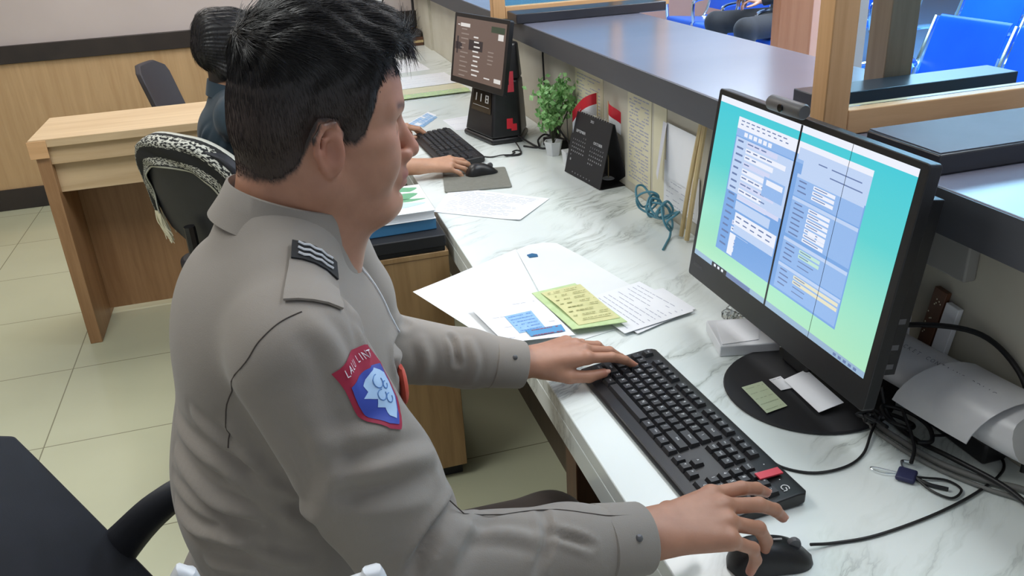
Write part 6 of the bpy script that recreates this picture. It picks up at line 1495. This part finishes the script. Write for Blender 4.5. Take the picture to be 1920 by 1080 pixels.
def visitor():
    """person waiting on the far bench, faces the counter (-X)"""
    rl = (3.95, 6.10, 0.46); c = A(3.98, 6.10, 0.0); HR = rotz(PI)@roty(rad(12)); HC = c+A(-0.02, 0, 1.26)
    s = SDF(); head_prims(s, HC, HR, 1.0, detail=False); s.cone(HC+A(0.02, 0, -0.04), c+A(0.06, 0, 1.08), 0.052, 0.06, 0.03)
    s.ell(c+A(0.06, 0, 0.92), A(0.10, 0.15, 0.17), 0.03); s.ell(c+A(0.05, 0, 0.66), A(0.11, 0.15, 0.17), 0.04)
    kR, kL = c+A(-0.46, 0.26, 0.54), c+A(-0.47, -0.22, 0.54); fR, fL = c+A(-0.40, 0.22, 0.09), c+A(-0.42, -0.16, 0.09)
    aR = (c+A(0.06, 0.20, 1.02), c+A(-0.05, 0.27, 0.78), c+A(-0.24, 0.10, 0.74)); aL = (c+A(0.06, -0.20, 1.02), c+A(-0.05, -0.27, 0.78), c+A(-0.25, -0.08, 0.72))
    for k, ft, y in ((kR, fR, 0.10), (kL, fL, -0.10)): s.cone(c+A(0.03, y, 0.53), k, 0.07, 0.05, 0.03); s.cone(k, ft, 0.05, 0.036, 0.02); s.cone(ft-A(0, 0, .03), ft+A(-0.13, 0, -0.045), 0.034, 0.028, 0.02)
    for a in (aR, aL): s.cone(c+A(0.06, 0, 1.0), a[0], 0.045, 0.042, 0.03); s.cone(a[0], a[1], 0.04, 0.034, 0.02); s.cone(a[1], a[2], 0.034, 0.026, 0.02)
    for a, sd in ((aR, -1), (aL, 1)):
        f = _n(A(-1, -0.5*(1 if sd < 0 else -1), 0.05)); u = A(0, 0, 1.0); l = _n(np.cross(u, f)); u = np.cross(f, l); hand_prims(s, a[2]+f*0.01, np.stack([f, l, u], 1), sd, [(30, 40, 25)]*4, [5, 0, -4, -8], ((36, 20), (20, 20), (6, 14)), 1.0)
    lo, hi = s.bounds(); V, Q = mesh_field(s.ev, lo, hi, 0.0058, 16); V = relax(V, Q, 1); col = np.repeat(A(*srgb(190, 140, 116))[None], len(V), 0)
    body = np_mesh('person', V, Q, 'skin', None, rl, col); tag(body, 'seated visitor in black trousers on a blue bench in the waiting hall', 'person')
    th = hair_field(s, HC, HR, 1.0, 'short'); hs = SDF(); head_prims(hs, HC, HR, 1.0, detail=False, ears=False); V, Q = mesh_field(lambda X, a, b: hs.ev(X, a, b)-th(X), HC-0.16, HC+0.16, 0.006, 12)
    keep = th(V) > -0.0025; Q2 = Q[keep[Q].any(1)]; us = np.unique(Q2); mp = np.full(len(V), -1); mp[us] = np.arange(len(us)); np_mesh('hair', V[us], mp[Q2], 'hair', body, rl, np.repeat(A(*srgb(24, 22, 25))[None], len(us), 0))
    s = SDF(); s.ell(c+A(0.06, 0, 0.93), A(0.125, 0.18, 0.16), 0.03); s.ell(c+A(0.05, 0, 0.68), A(0.14, 0.18, 0.19), 0.06)
    for a in (aR, aL): s.cone(c+A(0.06, 0, 1.05), a[0], 0.06, 0.055, 0.04); s.cone(a[0], a[1], 0.06, 0.05, 0.02); s.cone(a[1], a[2], 0.05, 0.04, 0.02); s.cut(a[2], _n(a[2]-a[1]), 0.06)
    lo, hi = s.bounds(); V, Q = mesh_field(s.ev, lo, hi, 0.009, 14); V = relax(V, Q, 1); np_mesh('jacket', V, Q, 'black_cloth', body, rl)
    s = SDF(); s.ell(c+A(0.03, 0, 0.53), A(0.15, 0.18, 0.095), 0.03)
    for k, ft, y in ((kR, fR, 0.10), (kL, fL, -0.10)): s.cone(c+A(0.03, y, 0.54), k, 0.098, 0.085, 0.03); s.cone(k, ft, 0.082, 0.060, 0.02); s.cut(ft-A(0, 0, -0.0), A(0, 0, -1), 0.09)
    lo, hi = s.bounds(); V, Q = mesh_field(s.ev, lo, hi, 0.009, 14); V = relax(V, Q, 1); np_mesh('trousers', V, Q, 'black_cloth', body, rl)
    tag(G().prism(rrect(0.075, 0.15, 0.008), 0, 0.009).build('phone', 'grey_light', bevel=0.001, loc=tuple(c+A(-0.37, 0.01, 0.735))), 'pale phone held by the waiting visitor', 'phone')
visitor()
